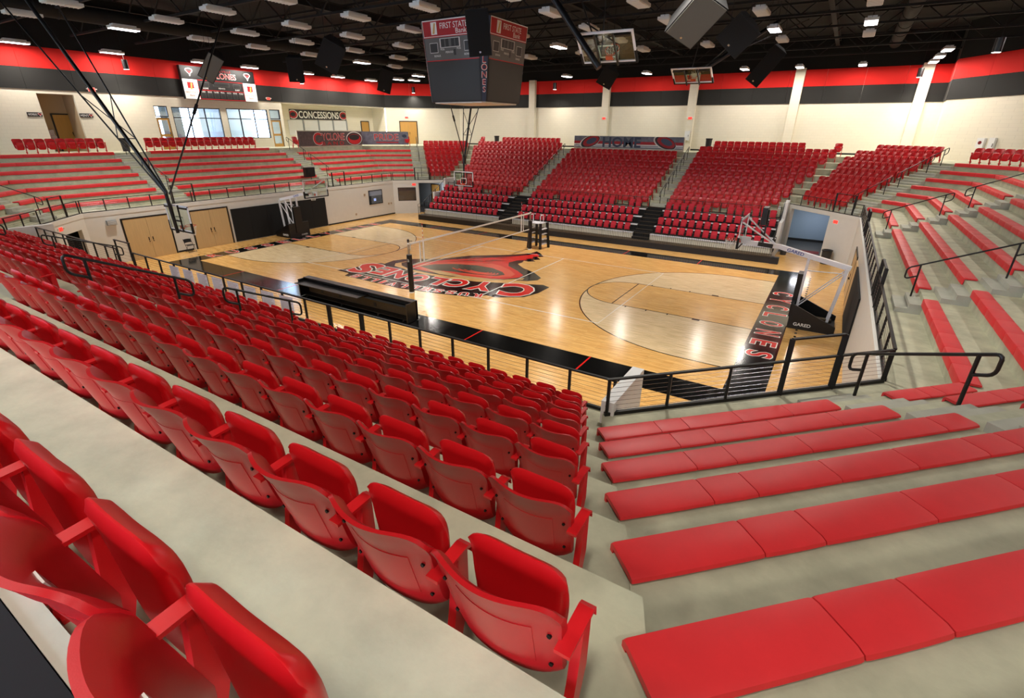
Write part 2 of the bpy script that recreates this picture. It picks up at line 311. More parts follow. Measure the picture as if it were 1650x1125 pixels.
for ch, x, y, hg, wd, rz in (('S', -5.15, -3.55, 2.0, 1.35, .06), ('E', -3.85, -3.45, 1.45, .95, .02), ('N', -2.72, -3.5, 1.3, 1.05, 0), ('O', -1.45, -3.5, 1.25, 1.1, .02), ('L', -.28, -3.4, 1.25, .9, .1), ('C', .85, -3.1, 1.3, 1.05, .16), ('Y', 2.15, -2.85, 1.45, 1.3, .24), ('C', 3.95, -2.45, 2.1, 1.6, .34)):
    court_letter(ch, x, y, hg, wd, math.pi+rz, 10, .14, .045)
for i, ch in enumerate('RUSSELLVILLE'):
    t = i/11; x = 2.85-7.2*t; court_letter(ch, x, -4.2-.80*math.sin(min(1, t*1.35)*math.pi/2)+.12*max(0, t-.7), .5, .44 if ch != 'I' else .2, math.pi+.42*(1-t)-.03, 10)
# ---------------------------------------------------------------- concrete bowl
def stand(sec, title, steps):
    n0 = {'E': 'right', 'W': 'left', 'F': 'far', 'N': 'near', 'NR': 'near_right', 'FR': 'far_right', 'FL': 'far_left', 'NL': 'near_left'}[sec]
    root = bpy.data.objects.new('concrete_stand_'+n0, None); COL.objects.link(root); struct(root, title)
    P = lambda s, d: (pt(sec, s, d).x, pt(sec, s, d).y)
    def quad(d, d2, e0=None):
        a, b = srange(sec, d); c, e = srange(sec, d2)
        q = [P(a, d), P(b, d), P(e, d2), P(c, d2)]
        ar = sum(p[0]*r[1]-r[0]*p[1] for p, r in zip(q, q[1:]+q[:1])); return q if ar > 0 else q[::-1]
    long_ = sec in 'FN'
    if not long_: MB().prism(quad(0, DM), H-.2, H).build('deck_slab', 'conc', root)
    else:
        w = A-CH; o = -1 if sec == 'N' else 1
        ye = 14.45 if sec == 'N' else 14.05
        MB().box(-w, w, min(o*ye, o*(B+DM)), max(o*ye, o*(B+DM)), 0, LOWN if sec == 'N' else LOW).build('deck_slab', 'conc', root)
    j0 = {'F': -1, 'N': 0}.get(sec, 1)
    for j in range(j0, 8):
        d = rowd(sec, j); q = quad(max(d, 0) if d < 0 else d, DM)
        if d < 0:
            o = -1 if sec == 'N' else 1; w = A-CH; ya, yb = o*(B+d), o*(B+DM)
            q = rect(-w, w, min(ya, yb), max(ya, yb))
        MB().prism(q, rowz(j-1, sec), rowz(j, sec)).build('tier', 'conc', root)
    for (s0, s1, js) in steps:
        for j in range(j0, 8):
            d = rowd(sec, j)
            if not js[0] <= j <= js[1]: continue
            for i in (1, 2):
                e = d-.28*(3-i); za = rowz(j-1, sec); rr = (rowz(j, sec)-za)/3
                q = [P(s0, e), P(s1, e), P(s1, d), P(s0, d)]
                ar = sum(p[0]*r[1]-r[0]*p[1] for p, r in zip(q, q[1:]+q[:1])); q = q if ar > 0 else q[::-1]
                MB().prism(q, za+rr*(i-1), za+rr*i).build('step', 'conc2', root)
    return root
AIS = dict(E=[(-6.42, -5.18), (5.27, 6.4)], W=[(-6.75, -5.52), (5.0, 6.2)], F=[(-5.92, -4.71), (4.93, 6.09)], N=[(-5.75, -4.6), (5.68, 6.85)],
 NR=[(1.97, 3.05)], FR=[(2.3, 3.6)], FL=[(-3.6, -2.3)], NL=[(-3.05, -1.97)])
AIS['FL'] = [(-2.3+.0, -1.0)]; FLA = AIS['FL'][0]
ALL = (-1, 7)
for k, nm in (('E', 'right end concrete seating tiers'), ('W', 'left end concrete seating tiers'), ('F', 'far side concrete seating tiers'), ('N', 'near side concrete seating tiers'), ('NR', 'near right corner concrete seating tiers'), ('FR', 'far right corner concrete seating tiers'), ('FL', 'far left corner concrete seating tiers'), ('NL', 'near left corner concrete seating tiers')):
    stand(k, nm, [(a, b, ALL) for a, b in AIS[k]])
# near back row curb with black drape behind it
nb = struct(MB().box(-12, 15.1, -22.07, -22.0, CON, CON+.13).build('wall_near_curb', 'conc2'), 'low concrete curb behind the nearest chair row')
# ---------------------------------------------------------------- walls
def wall(name, p0, p1, z0, z1, mt, holes=(), th=.2, label=None, parent=None):
    p0 = Vector((*p0, 0)); p1 = Vector((*p1, 0)); L = (p1-p0).length; x = (p1-p0)/L; nrm = Vector((x.y, -x.x, 0))   # thickness goes to the right of p0->p1
    ss = sorted({0, L, *[min(max(v, 0), L) for h_ in holes for v in h_[:2]]}); zs = sorted({z0, z1, *[v for h_ in holes for v in h_[2:]]})
    m = MB()
    for a, b in zip(ss, ss[1:]):
        run = None
        for c, d in zip(zs, zs[1:]):
            inside = any(h_[0]-1e-6 <= a and b <= h_[1]+1e-6 and h_[2]-1e-6 <= c and d <= h_[3]+1e-6 for h_ in holes)
            if not inside:
                q = [p0+x*a, p0+x*b, p0+x*b+nrm*th, p0+x*a+nrm*th]
                m.hexa([(v.x, v.y, c) for v in q][::-1], [(v.x, v.y, d) for v in q][::-1])
    o = m.build(name, mt, parent)
    return struct(o, label) if parent is None else o
ZB, ZR, ZT, ZC = 9.05, 10.22, 11.35, 13.4
def bands(w, p0, p1, skip=None, step=2.44):
    p0 = Vector((*p0, 0)); p1 = Vector((*p1, 0)); L = (p1-p0).length; x = (p1-p0)/L; nrm = Vector((-x.y, x.x, 0)); n = max(1, round(L/step))
    q = [p0, p1, p1+nrm*.03, p0+nrm*.03]; MB().hexa([(v.x, v.y, ZT) for v in q], [(v.x, v.y, ZC) for v in q]).build('upper_wall', 'roof', w)
    for i in range(n):
        a, b = L*i/n+.006, L*(i+1)/n-.006
        for z0, z1, mt, nm in ((ZB, ZR-.004, 'blkp', 'black_panel'), (ZR+.004, ZT, 'redp', 'red_panel')):
            q = [p0+x*a, p0+x*b, p0+x*b+nrm*.05, p0+x*a+nrm*.05]
            MB().hexa([(v.x, v.y, z0) for v in q], [(v.x, v.y, z1) for v in q]).build(nm, mt, w)
WX, FY = -26.5, 26.0
holesW = [(-8.72, -6.85, CON, 8.84), (-2.32, -1.42, CON, 8.40), (-1.15, 2.47, 6.25, 8.36), (2.95, 6.54, 6.2, 8.40), (6.72, 7.72, CON, 8.43), (7.98, 20.4, CON, 8.97)]
# walls run so that the room lies on the left of p0->p1
LW0 = -26.3
wl = wall('wall_left', (WX, 20.4), (WX, LW0), CON, ZC, 'cream', [(20.4-b, 20.4-a, c, d) for a, b, c, d in holesW], label='cream block end wall with glazed lobby openings')
bands(wl, (WX, 20.4), (WX, LW0))
wfl = wall('wall_far_left', (-20.9, FY), (WX, 20.4), CON, ZC, 'cream', label='cream block corner wall with a double door'); bands(wfl, (-20.9, FY), (WX, 20.4))
wf = wall('wall_far', (20.9, FY), (-20.9, FY), CON, ZC, 'cream', label='cream block far wall with columns'); bands(wf, (20.9, FY), (-20.9, FY))
wr1 = wall('wall_far_right_return', (20.75, 23.2), (20.9, FY), CON, ZC, 'cream', label='short return of the far right corner wall'); bands(wr1, (20.75, 23.2), (20.9, FY))
wr2 = wall('wall_far_right', (26.4, 14.3), (20.75, 23.2), CON, ZC, 'cream', label='cream block wall of the far right corner'); bands(wr2, (26.4, 14.3), (20.75, 23.2))
wr3 = wall('wall_right', (26.4, -27.2), (26.4, 14.3), CON, ZC, 'cream', label='cream block wall behind the right end benches'); bands(wr3, (26.4, -27.2), (26.4, 14.3))
NYW = -27.2
holesN = [(i*6.5+2.2, i*6.5+7.0, CON+.3, 9.2) for i in range(1, 7)]  # unseen windows added so daylight reaches the stands from behind
wn = wall('wall_near', (-26.5, NYW), (26.4, NYW), CON, ZC, 'cream', holesN, label='cream block wall behind the camera with added daylight windows')
ceil = struct(MB().box(-29.2, 26.6, -27.4, 26.2, ZC, ZC+.2).build('ceiling', 'roof'), 'black painted roof deck')
for i, xx in enumerate((-11.6, -3.8, 4.0, 11.75, 19.5)):
    MB().box(xx-.33, xx+.33, FY-.38, FY, CON, 11.45).build('wall_column', 'cream', wf)
MB().box(-20.9, 20.7, FY-.02, FY, CON, CON+.12).build('baseboard', 'base', wf)
# court level walls under the deck
cw = wall('wall_court_left', (-A, B-CH), (-A, -(B-CH)), 0, H-.2, 'wwall', [(21.0-.13, 22.0, 0, .0)] if 0 else [(0, 0, 0, 0)][:0], label='white court level wall at the left end')
MB().box(-A-.05, -A+.02, -(B-CH), B-CH, H-.2, H+.02).build('deck_edge', 'wwall', cw)
for a, b in ((4.0, B-CH), (-7.25, -6.32)): MB().box(-A, -A+.015, a, b, 0, .1).build('baseboard', 'base', cw)
cr = wall('wall_court_right', (A, -(B-CH)), (A, B-CH), 0, H-.2, 'wwall', label='white court level wall at the right end')
MB().box(A-.02, A+.05, -(B-CH), B-CH, H-.2, H+.02).build('deck_edge', 'wwall', cr)
def pw(sec, s, d=0): p = pt(sec, s, d); return (p.x, p.y)
def cwall(sec, name, holes, label, mt='wwall'):
    a, b = SEC[sec][3:]; p0, p1 = pw(sec, a), pw(sec, b)
    n = SEC[sec][0]; v = Vector((p1[0]-p0[0], p1[1]-p0[1], 0)); rgt = Vector((v.y, -v.x, 0))
    if rgt.x*n[0]+rgt.y*n[1] > 0: w = wall(name, p0, p1, 0, H-.2, mt, [(x0-a, x1-a, z0, z1) for x0, x1, z0, z1 in holes], label=label)
    else: w = wall(name, p1, p0, 0, H-.2, mt, [(b-x1, b-x0, z0, z1) for x0, x1, z0, z1 in holes], label=label)
    q = [pt(sec, a, -.02), pt(sec, b, -.02), pt(sec, b, .05), pt(sec, a, .05)]
    MB().hexa([(p.x, p.y, H-.2) for p in q], [(p.x, p.y, H+.02) for p in q]).build('deck_edge', mt, w); return w
cfr = cwall('FR', 'wall_court_far_right', [(-.8, 2.25, 0, 2.60)], 'white corner wall with a wide tunnel opening')
cfl = cwall('FL', 'wall_court_far_left', [(-3.85, -2.27, 1.09, 2.24), (-2.0, .75, 0, 2.60)], 'white corner wall with a control room window')
cnl = cwall('NL', 'wall_court_near_left', [(-3.75, -2.25, 0, 2.1)], 'cream corner wall with a dark doorway', 'wwall')
cnr = cwall('NR', 'wall_court_near_right', [], 'white corner wall below the near right benches')
# tunnel behind the far right corner
tb = struct(MB().box(13.0, 19.2, 18.75, 18.9, 0, H-.2).build('wall_tunnel', 'blue'), 'blue grey wall inside the tunnel'); MB().box(13.0, 19.2, 18.70, 18.75, 0, .16).build('baseboard', 'base', tb)
MB().box(13.2, 19.2, 14.0, 18.75, -.09, .004).build('tunnel_floor', 'floor2', tb); MB().box(13.0, 13.15, 15.36, 18.75, 0, H-.2).build('side_wall', 'white', tb)
tagm = tag(MB().box(14.5, 15.9, 14.5, 15.3, .005, .02).build('entrance_mat', 'matred'), 'dark red mat on the tunnel floor', 'mat')
p = pt('FR', 2.25, .2); q = pt('FR', 2.25, 3.5); MB().hexa([(p.x, p.y, 0), (p.x+.1, p.y+.1, 0), (q.x+.1, q.y+.1, 0), (q.x, q.y, 0)], [(p.x, p.y, H-.2), (p.x+.1, p.y+.1, H-.2), (q.x+.1, q.y+.1, H-.2), (q.x, q.y, H-.2)]).build('side_wall', 'blue', tb)
# control room and corridor behind the far left corner
kr = struct(MB().box(-19.6, -15.2, 16.6, 16.75, 0, H-.2).build('wall_corridor', 'grey'), 'grey corridor wall behind the far left corner')
p = pt('FL', -2.0, .2); q = pt('FL', -2.0, 3.2); MB().bar((p.x, p.y, (H-.2)/2), (q.x, q.y, (H-.2)/2), .1, H-.2).build('side_wall', 'grey', kr)
p = pt('FL', -4.2, 1.8); q = pt('FL', -2.0, 1.8); MB().bar((p.x, p.y, (H-.2)/2), (q.x, q.y, (H-.2)/2), .06, H-.2).build('control_room_wall', 'floor2', kr)
MB().box(-19.8, -13.2, 13.5, 16.6, -.09, .004).build('corridor_floor', 'floor2', kr)
for i, (yy, w_) in enumerate(((-1, 1),)):
    pass
ug = struct(MB().box(-30, 30, -29, 29, -.3, -.12).build('floor_light_block', 'black2'), 'unseen dark slab added under the stands to block light')  # unseen slab and outer walls added to stop sky light leaking in
for q in (((-30, 29), (-30, -29)), ((-30, -29), (30, -29)), ((30, -29), (30, 29)), ((30, 29), (-30, 29))):
    p_, r_ = q; MB().bar((p_[0], p_[1], 2.6), (r_[0], r_[1], 2.6), .2, 5.6).build('light_block_wall', 'black2', ug)
dn = struct(MB().bar(tuple(pt('NL', -4.6, .6, 1.1)), tuple(pt('NL', -1.3, .6, 1.1)), .05, 2.2).build('wall_doorway_light_block', 'black2'), 'black panel added to keep the near left doorway dark')  # black panel added to stop daylight showing through the doorway
# white cheek walls beside the long stands
for sx in (-1, 1):
    for sy, nm in ((-1, 'near'), (1, 'far')):
        m = MB().box(min(sx*13.4, sx*13.62), max(sx*13.4, sx*13.62), min(sy*13.85, sy*15.36), max(sy*13.85, sy*15.36), 0, H+.24)
        if sy > 0: m.box(min(sx*13.4, sx*13.62), max(sx*13.4, sx*13.62), 12.3, 13.85, 0, 2.05)
        struct(m.build('wall_cheek_%s_%s' % (nm, 'right' if sx > 0 else 'left'), 'white'), 'white cheek wall beside the %s stand, %s side' % (nm, 'right' if sx > 0 else 'left'))
struct(MB().box(-13.4, 13.4, -14.44, -14.40, 0, LOWN).build('wall_court_near', 'wwall'), 'white court level wall below the near stand')
# alcoves behind the left wall
def alc(y0, y1, z1, xb, name, label, mt='tan'):
    o = struct(MB().box(xb-.15, xb, y0-.1, y1+.1, CON, z1+.3).build(name, mt), label)
    MB().box(xb, WX-.2, y0-.12, y0, CON, z1+.3).build('side_wall', mt, o); MB().box(xb, WX-.2, y1, y1+.12, CON, z1+.3).build('side_wall', mt, o)
    MB().box(xb, WX-.2, y0, y1, z1+.02, z1+.2).build('soffit', mt, o); return o
al1 = alc(-8.72, -6.85, 8.84, -28.3, 'wall_restroom_alcove', 'tan restroom alcove in the left wall')
al2 = alc(7.98, 20.4, 8.97, -28.5, 'wall_concession_alcove', 'cream concession alcove in the left wall', 'cream')
# lobby behind the windows, open to the daylight
lb = struct(MB().box(-31.2, -31.0, -4.0, 7.9, CON, CON+.5).build('wall_lobby', 'sky'), 'white lobby beyond the left windows')
MB().box(-31.2, -26.7, -4.0, 7.9, 8.9, 9.1).build('lobby_ceiling', 'sky', lb); MB().box(-31.2, -26.7, -4.2, -4.0, CON, 8.9).build('lobby_side', 'sky', lb)
MB().box(-29.6, -26.7, 3.0, 3.12, CON, 8.9).build('lobby_partition', 'grey', lb); MB().box(-31.2, -31.05, 3.2, 7.9, CON+.5, 8.9).build('lobby_back', 'sky', lb); MB().box(-28.9, -28.8, -.9, .6, CON, 8.9).build('lobby_pier', 'grey', lb)
# ---------------------------------------------------------------- stadium chair, local frame: +y faces the court, riser behind at y = 0
PIT = .49
def pw_(u): return 2*u-1
BT, PT = .80, .768
def back_surf(off):
    def fn(u, v):
        x = pw_(u); zb = .325+.05*abs(x)**4; zt = BT-.07*abs(x)**6+.014*x*x
        y = .055-.13*v+.085*x*x*(.55+.45*v)-(.03*max(0, (v-.82)/.18)**2)
        e_ = max(min(1, max(0, (abs(x)-.70)/.14)), min(1, max(0, (v-.76)/.1)), min(1, max(0, (.16-v)/.08))); t = off*(.5+.5*(1-abs(2*v-1)**6))*(.62+.38*e_)
        return (x*(.212+.024*v), y-t, zb+(zt-zb)*v)
    return fn
def pan_surf(sg):
    def fn(u, v):
        x = pw_(u); zb = .27+.03*abs(x)**4; zt = PT-.05*abs(x)**6
        t = .062*(1-abs(x)**8)**.5*(1-abs(2*v-1)**8)**.5+.006
        y = .15-.03*v+.008*x*x-(.02*max(0, (v-.72)/.28)**2)
        return (x*(.165+.024*min(1, v*1.5)), y+sg*t/2, zb+(zt-zb)*v)
    return fn
def panel_surf(off):
    def fn(u, v):
        x = pw_(u)*.62; vv = .2+.48*v; b = back_surf(.036)(x/2+.5, vv); return (b[0], b[1]+.004-off, b[2])
    return fn
pa, pb = Vector(back_surf(0)(.5, .70)), Vector(back_surf(0)(.5, .80)); PLM = frame((pa+pb)/2, (-1, 0, 0), pb-pa)
def chair_meshes(nu, nv, tag_):
    d = {}
    d['backrest'] = MB().slab(back_surf(0), back_surf(.036), nu, nv).data('backrest'+tag_, 'seat', True)
    d['rear_panel'] = MB().slab(panel_surf(0), panel_surf(.0065), max(2, nu//2), max(2, nv//2)).data('rear_panel'+tag_, 'seat', True)
    d['seat_pan'] = MB().slab(pan_surf(1), pan_surf(-1), nu, nv).data('seat_pan'+tag_, 'seat2', True)
    m = MB(); P = [(-.03, .615), (.145, .628), (.165, .62), (.170, .59)]
    for (a, b), (c, e) in zip(P, P[1:]): m.hexa([(-.026, a, b-.014), (.026, a, b-.014), (.026, a, b), (-.026, a, b)], [(-.026, c, e-.014), (.026, c, e-.014), (.026, c, e), (-.026, c, e)])
    d['armrest'] = m.data('armrest'+tag_, 'arm')
    m = MB(); P = [(.125, .61, .05), (.11, .36, .08), (.07, .2, .06), (.035, 0, .06)]
    for (a, b, w), (c, e, w2) in zip(P, P[1:]): m.hexa([(-.017, c-w2/2, e), (.017, c-w2/2, e), (.017, c+w2/2, e), (-.017, c+w2/2, e)], [(-.017, a-w/2, b), (.017, a-w/2, b), (.017, a+w/2, b), (-.017, a+w/2, b)])
    m.box(-.03, .03, -.005, .10, .10, .17); m.box(-.05, .05, .02, .12, 0, .02)
    d['standard'] = m.data('standard'+tag_, 'arm')
    d['number_plate'] = MB().box(-.028, .028, -.036, .036, -.004, .005, PLM).data('number_plate'+tag_, 'plate')
    m = MB()
    d['bolt'] = MB().tube([(0, 0, 0), (0, -.008, 0)], .008, 6).data('bolt'+tag_, 'bolt')
    return d
CM = chair_meshes(20, 14, ''); BT, PT = .86, .66; CL = chair_meshes(8, 6, '_far'); BT, PT = .80, .768
seats = []
def row(sec, d, z, s_a, s_b, rowno, anchor='b', block='', zone=''):
    """chairs between s_a and s_b; counted from the end named by anchor"""
    n = int((s_b-s_a+.02)/PIT); rz = yaw_of(sec)
    for i in range(n):
        s = (s_b-PIT*(i+.5)) if anchor == 'b' else (s_a+PIT*(i+.5))
        p = pt(sec, s, d, z); u, v, w = pix((p.x, p.y, p.z+.5))
        if w < .3 or not (-70-150/w < u < 1720+150/w and -60 < v < 1190+200/w): continue
        # local x runs along the row; end chairs get a second standard
        seats.append((w, sec, rowno, i+1, p, rz, block, zone, i == 0, i == n-1, anchor))
NEND = lambda d: A-CH+max(d, -.4)*TG-.37
for j in range(0, 8):
    d = rowd('N', j); z = rowz(j-1, 'N'); e = NEND(d)
    row('N', d, z, 6.9, e, j+1, 'b', 'right block', 'the bench corner'); row('N', d, z, -4.55, 5.62, j+1, 'b', 'middle block', 'the right aisle'); row('N', d, z, -e, -5.8, j+1, 'b', 'left block', 'the left aisle')
row('N', 22.0-B, CON, 6.9, 14.83+2*PIT, 9, 'b', 'right block', 'the bench corner'); row('N', 22.0-B, CON, -4.5, 5.62, 9, 'b', 'middle block', 'the right aisle')
for j in range(-1, 8):
    d = rowd('F', j); z = rowz(j-1); e = NEND(d)
    row('F', d, z, 6.12, e, j+2, 'a', 'right block', 'x'); row('F', d, z, -e, -5.95, j+2, 'b', 'left block', 'x')
    if j < 7: row('F', d, z, -4.68, 4.9, j+2, 'a', 'middle block', 'x')
row('F', 7.05, CON, 7.0, 13.4, 10, 'a', 'x', 'x'); row('F', 7.05, CON, 15.2, 15.75, 10, 'a', 'x', 'x'); row('F', 7.05, CON, -13.1, -6.6, 10, 'b', 'x', 'x'); row('F', 7.05, CON, -15.6, -15.05, 10, 'b', 'x', 'x')
for j in range(1, 8):
    d = rowd('FR', j); z = rowz(j-1)
    row('FR', d, z, srange('FR', d)[0]+.35, 2.28, j, 'b', 'x', 'x'); row('FL', d, z, -.95, srange('FL', d)[1]-.35, j, 'a', 'x', 'x')
row('FR', 6.75, CON, -2.3, 2.25, 8, 'b', 'x', 'x'); row('FR', 6.7, CON, 4.0, 7.0, 8, 'a', 'x', 'x')
row('W', 6.55, CON, -11.6, -6.95, 8, 'b', 'x', 'x'); row('W', 6.55, CON, -4.65, 3.65, 8, 'a', 'x', 'x')
row('W', 6.0, CON-.0, 6.25, 6.8, 8, 'a', 'x', 'x'); row('FL', 6.2, CON, -2.75, -2.2, 8, 'a', 'x', 'x')
seats.sort(key=lambda t: t[0])
def build_chair(t, rank):
    w, sec, rn, sn, p, rz, block, zone, e0, e1, anc = t
    if rank == 'x': return
    stand_ = {'N': 'near stand'}.get(sec, 'far stand')
    o = thing('stadium_chair', 'red stadium chair, %s %s, %s row, %s seat from %s' % (stand_, block, ordn(rn), ordn(sn), zone), 'chair', p, rz, 'red stadium chairs of the near stand')
    link('backrest', CM['backrest'], o); link('seat_pan', CM['seat_pan'], o); pl = link('number_plate', CM['number_plate'], o)
    if rank < 260: link('rear_panel', CM['rear_panel'], o)
    for x in ([-.245] if not (e0 and anc == 'b') else [-.245, .245]):
        link('armrest', CM['armrest'], o, Matrix.Translation((x, 0, 0))); link('standard', CM['standard'], o, Matrix.Translation((x, 0, 0)))
    if rank < 45:
        for sx in (-1, 1):
            for vv in (.22, .66): q = back_surf(.036)(.5+sx*.43, vv); link('bolt', CM['bolt'], o, Matrix.Translation((q[0], q[1]+.002, q[2])))
    if rn == 9 and block == 'right block' and sn in (2, 3, 4):
        text({2: '14', 3: '15', 4: '16'}[sn], PLM @ Matrix.Translation((0, 0, .004)), .044, 'txtk', o, 'number', w=.04, local=True)
ind = [t for t in seats if t[1] == 'N'][:300]; ids = {id(t) for t in ind}
for i, t in enumerate(ind): build_chair(t, i)
rest = [t for t in seats if id(t) not in ids]
def merge(parts, inst, name, label, cat):
    V, F, MI, off = [], [], [], 0; mats = []
    base = []
    for me in parts:
        co = np.empty(len(me.vertices)*3); me.vertices.foreach_get('co', co); m = me.materials[0]
        if m not in mats: mats.append(m)
        base.append((co.reshape(-1, 3), [tuple(p.vertices) for p in me.polygons], mats.index(m)))
    for (p, rz, shifts) in inst:
        c, s = math.cos(rz), math.sin(rz); Rm = np.array([[c, s, 0], [-s, c, 0], [0, 0, 1]])
        for k, (co, fs, mi) in enumerate(base):
            for dx in shifts[k]:
                V.append((co+np.array([dx, 0, 0])) @ Rm + np.array(p)); F += [tuple(i+off for i in f) for f in fs]; MI += [mi]*len(fs); off += len(co)
    me = bpy.data.meshes.new(name); me.from_pydata(np.concatenate(V).tolist(), [], F)
    for m in mats: me.materials.append(m)
    me.polygons.foreach_set('material_index', MI); me.polygons.foreach_set('use_smooth', [True]*len(F)); me.set_sharp_from_angle(angle=math.radians(42)); me.update()
    o = link(name, me); tag(o, label, cat); o['kind'] = 'stuff'; return o
if rest:
    merge([CL[k] for k in ('backrest', 'seat_pan', 'armrest', 'standard', 'number_plate')], [(tuple(t[4]), t[5], ([0], [0], [-.245, .245] if t[8] else [-.245], [-.245, .245] if t[8] else [-.245], [.14])) for t in rest],
      'stadium_chairs', 'rows of red plastic stadium chairs in the far and distant stands', 'chair')
# ---------------------------------------------------------------- padded benches
def pad_mesh(L):
    key = round(L, 3)
    if key in PADS: return PADS[key]
    prof = [(-.05, -.12), (-.05, .035), (-.038, .052), (.0, .06), (.215, .06), (.25, .05), (.26, .028), (.235, .02), (-.015, .022), (-.02, -.12)]
    m = MB(); n = len(prof); xs = [-L/2, -L/2+.02, -L/6, L/6, L/2-.02, L/2]; ins = [.004, 0, -.002, -.002, 0, .004]
    for x, i in zip(xs, ins): m.v += [(x, -(d+(i if d < .15 else -i)), z-max(i, 0)*.6-(abs(i)*.6 if i < 0 else 0)) for d, z in prof]
    for a in range(len(xs)-1):
        for k in range(n): m.f.append((a*n+k, (a+1)*n+k, (a+1)*n+(k+1) % n, a*n+(k+1) % n))
    m.f.append(tuple(range(n))); m.f.append(tuple(range((len(xs)-1)*n+n-1, (len(xs)-1)*n-1, -1)))
    PADS[key] = m.data('bench_pad', 'pad', True); return PADS[key]
PADS = {}; BRK = MB().box(-.012, .012, -.23, .02, -.10, .02).data('bracket', 'dark')
def bench(sec, j, s0, s1, label, pattern):
    d = rowd(sec, j); z = rowz(j); m = pt(sec, (s0+s1)/2, d, z)
    c0, c1 = pix(pt(sec, s0, d, z)), pix(pt(sec, s1, d, z))
    if max(c0[2], c1[2]) < .3: return
    if max(c0[0], c1[0]) < -40 and min(c0[2], c1[2]) > 0: return
    if min(c0[2], c1[2]) > .3 and (min(c0[0], c1[0]) > 1700): return
    L = s1-s0; ws = []; i = 0
    while sum(ws) < L-.2: ws.append(pattern[i % len(pattern)]); i += 1
    k = L/sum(ws); ws = [w*k for w in ws]
    o = thing('bench', label, 'bench', m, yaw_of(sec), 'red padded benches')
    n, a = SEC[sec][0], SEC[sec][1]; ax = Vector((math.cos(yaw_of(sec)), math.sin(yaw_of(sec)), 0)); sg = 1 if ax.x*a[0]+ax.y*a[1] > 0 else -1
    x = -L/2
    for w in ws:
        link('bench_pad', pad_mesh(w-.008), o, Matrix.Translation((sg*(x+w/2), 0, 0))); x += w
    for e in (-L/2+.06, L/2-.06): link('bracket', BRK, o, Matrix.Translation((e, 0, 0)))
PN = dict(NR='near right corner', E='right end', FR='far right corner', FL='far left corner', W='left end', NL='near left corner')
SUB = dict(NR=[('left part', None, 1.97, 7), ('right part', 3.05, None, 7)], NL=[('left part', None, -3.05, 7), ('right part', -1.97, None, 7)],
 E=[('near part', None, -6.42, 7), ('middle part', -5.18, 5.27, 7), ('far part', 6.4, None, 7)], W=[('near part', None, -6.75, 7), ('middle part', -5.5, 5.0, 7), ('far part', 6.2, None, 6)],
 FR=[('right of the aisle', 3.6, None, 7)], FL=[('left of the aisle', None, -2.27, 6)])
for sec, subs in SUB.items():
    for nm, a, b, top in subs:
        for j in range(1, top+1):
            r_ = srange(sec, rowd(sec, j)); s0 = r_[0]+.03 if a is None else a; s1 = r_[1]-.03 if b is None else b
            if sec == 'W' and j == 7: s0, s1 = ((s0, -6.72) if nm == 'near part' else (-4.6, 4.15))
            if sec == 'NR' and a is None: s0 -= .13
            if s1-s0 < .4: continue
            bench(sec, j, s0, s1, 'red padded bench, %s, %s, %s row up' % (PN[sec], nm, ordn(j)), (.92, .46, .92, .92) if sec == 'NR' else (.92, .92, .92))
# ---------------------------------------------------------------- guard rails round the deck edge
def guard(label, runs, z, tall=(), hgt=.66, sp=1.15, cab=7, group='deck edge guard rails'):
    """runs: list of points; tall: list of (a, b) stretches in metres that rise to full height"""
    P = [Vector((*p, z)) for p in runs]; o = thing('guard_rail', label, 'railing', P[0], 0, group); I = inv(o)
    def part(m, n, mt='dark', sm=False): m.build(n, mt, o, sm, I)
    for a, b in zip(P, P[1:]):
        L = (b-a).length; x = (b-a)/L; up_ = Vector((0, 0, 1)); n = max(1, round(L/sp))
        part(MB().bar(a+up_*hgt, b+up_*hgt, .055, .03), 'top_rail'); part(MB().bar(a+up_*.03, b+up_*.03, .06, .06), 'bottom_rail')
        for i in range(n+1):
            c = a+x*min(max(L*i/n, .04), L-.04); part(MB().bar(c, c+up_*hgt, .045, .045), 'post')
        for k in range(cab):
            h_ = .06+(hgt-.1)*(k+.5)/cab; part(MB().tube([a+up_*h_, b+up_*h_], .0035, 4, False), 'cable', 'chrome')
        for t0, t1 in tall:
            if L < t1: continue
            c, d = a+x*t0, a+x*t1; 
            for q in (c, d): part(MB().bar(q, q+up_*1.07, .09, .05), 'aisle_post')
            part(MB().bar(c+up_*1.07, d+up_*1.07, .055, .03), 'aisle_rail')
    return o
def dl(sec, a=None, b=None, off=.08):
    s0, s1 = SEC[sec][3:]; s0 = s0 if a is None else a; s1 = s1 if b is None else b
    p, q = pt(sec, s0, off), pt(sec, s1, off); return [(p.x, p.y), (q.x, q.y)]
guard('black cable guard rail below the near right corner benches', dl('NR'), H, [(1.97-SA, 3.05-SA)])
guard('black cable guard rail along the right end deck', dl('E'), H, [(B-CH-6.42, B-CH-5.18), (B-CH+5.27, B-CH+6.4)])
guard('black cable guard rail above the tunnel opening', dl('FR'), H, [(2.3-SA, 3.6-SA)])
guard('black cable guard rail along the left end deck', dl('W'), H, [(B-CH-6.75, B-CH-5.52), (B-CH+5.0, B-CH+6.2)])
guard('black cable guard rail above the control room window', dl('FL'), H, [(SB-2.27, SB-1.0)])
guard('black cable guard rail above the dark corner doorway', dl('NL'), H, [(SB-3.05, SB-1.97)])
for sec, nm, bl in (('N', 'near', [(-13.35, -5.75), (-4.6, 5.68), (6.85, 13.35)]), ('F', 'far', [(-13.35, -5.92), (-4.71, 4.93), (6.09, 13.35)])):
    for (a, b), wd in zip(bl, ('left', 'middle', 'right')):
        yy = -14.5 if sec == 'N' else 14.09
        guard('dark guard rail in front of the %s stand, %s block' % (nm, wd), [(a, yy), (b, yy)], LOWN if sec == 'N' else LOW, sp=.9 if sec == 'N' else 1.2, hgt=.67)
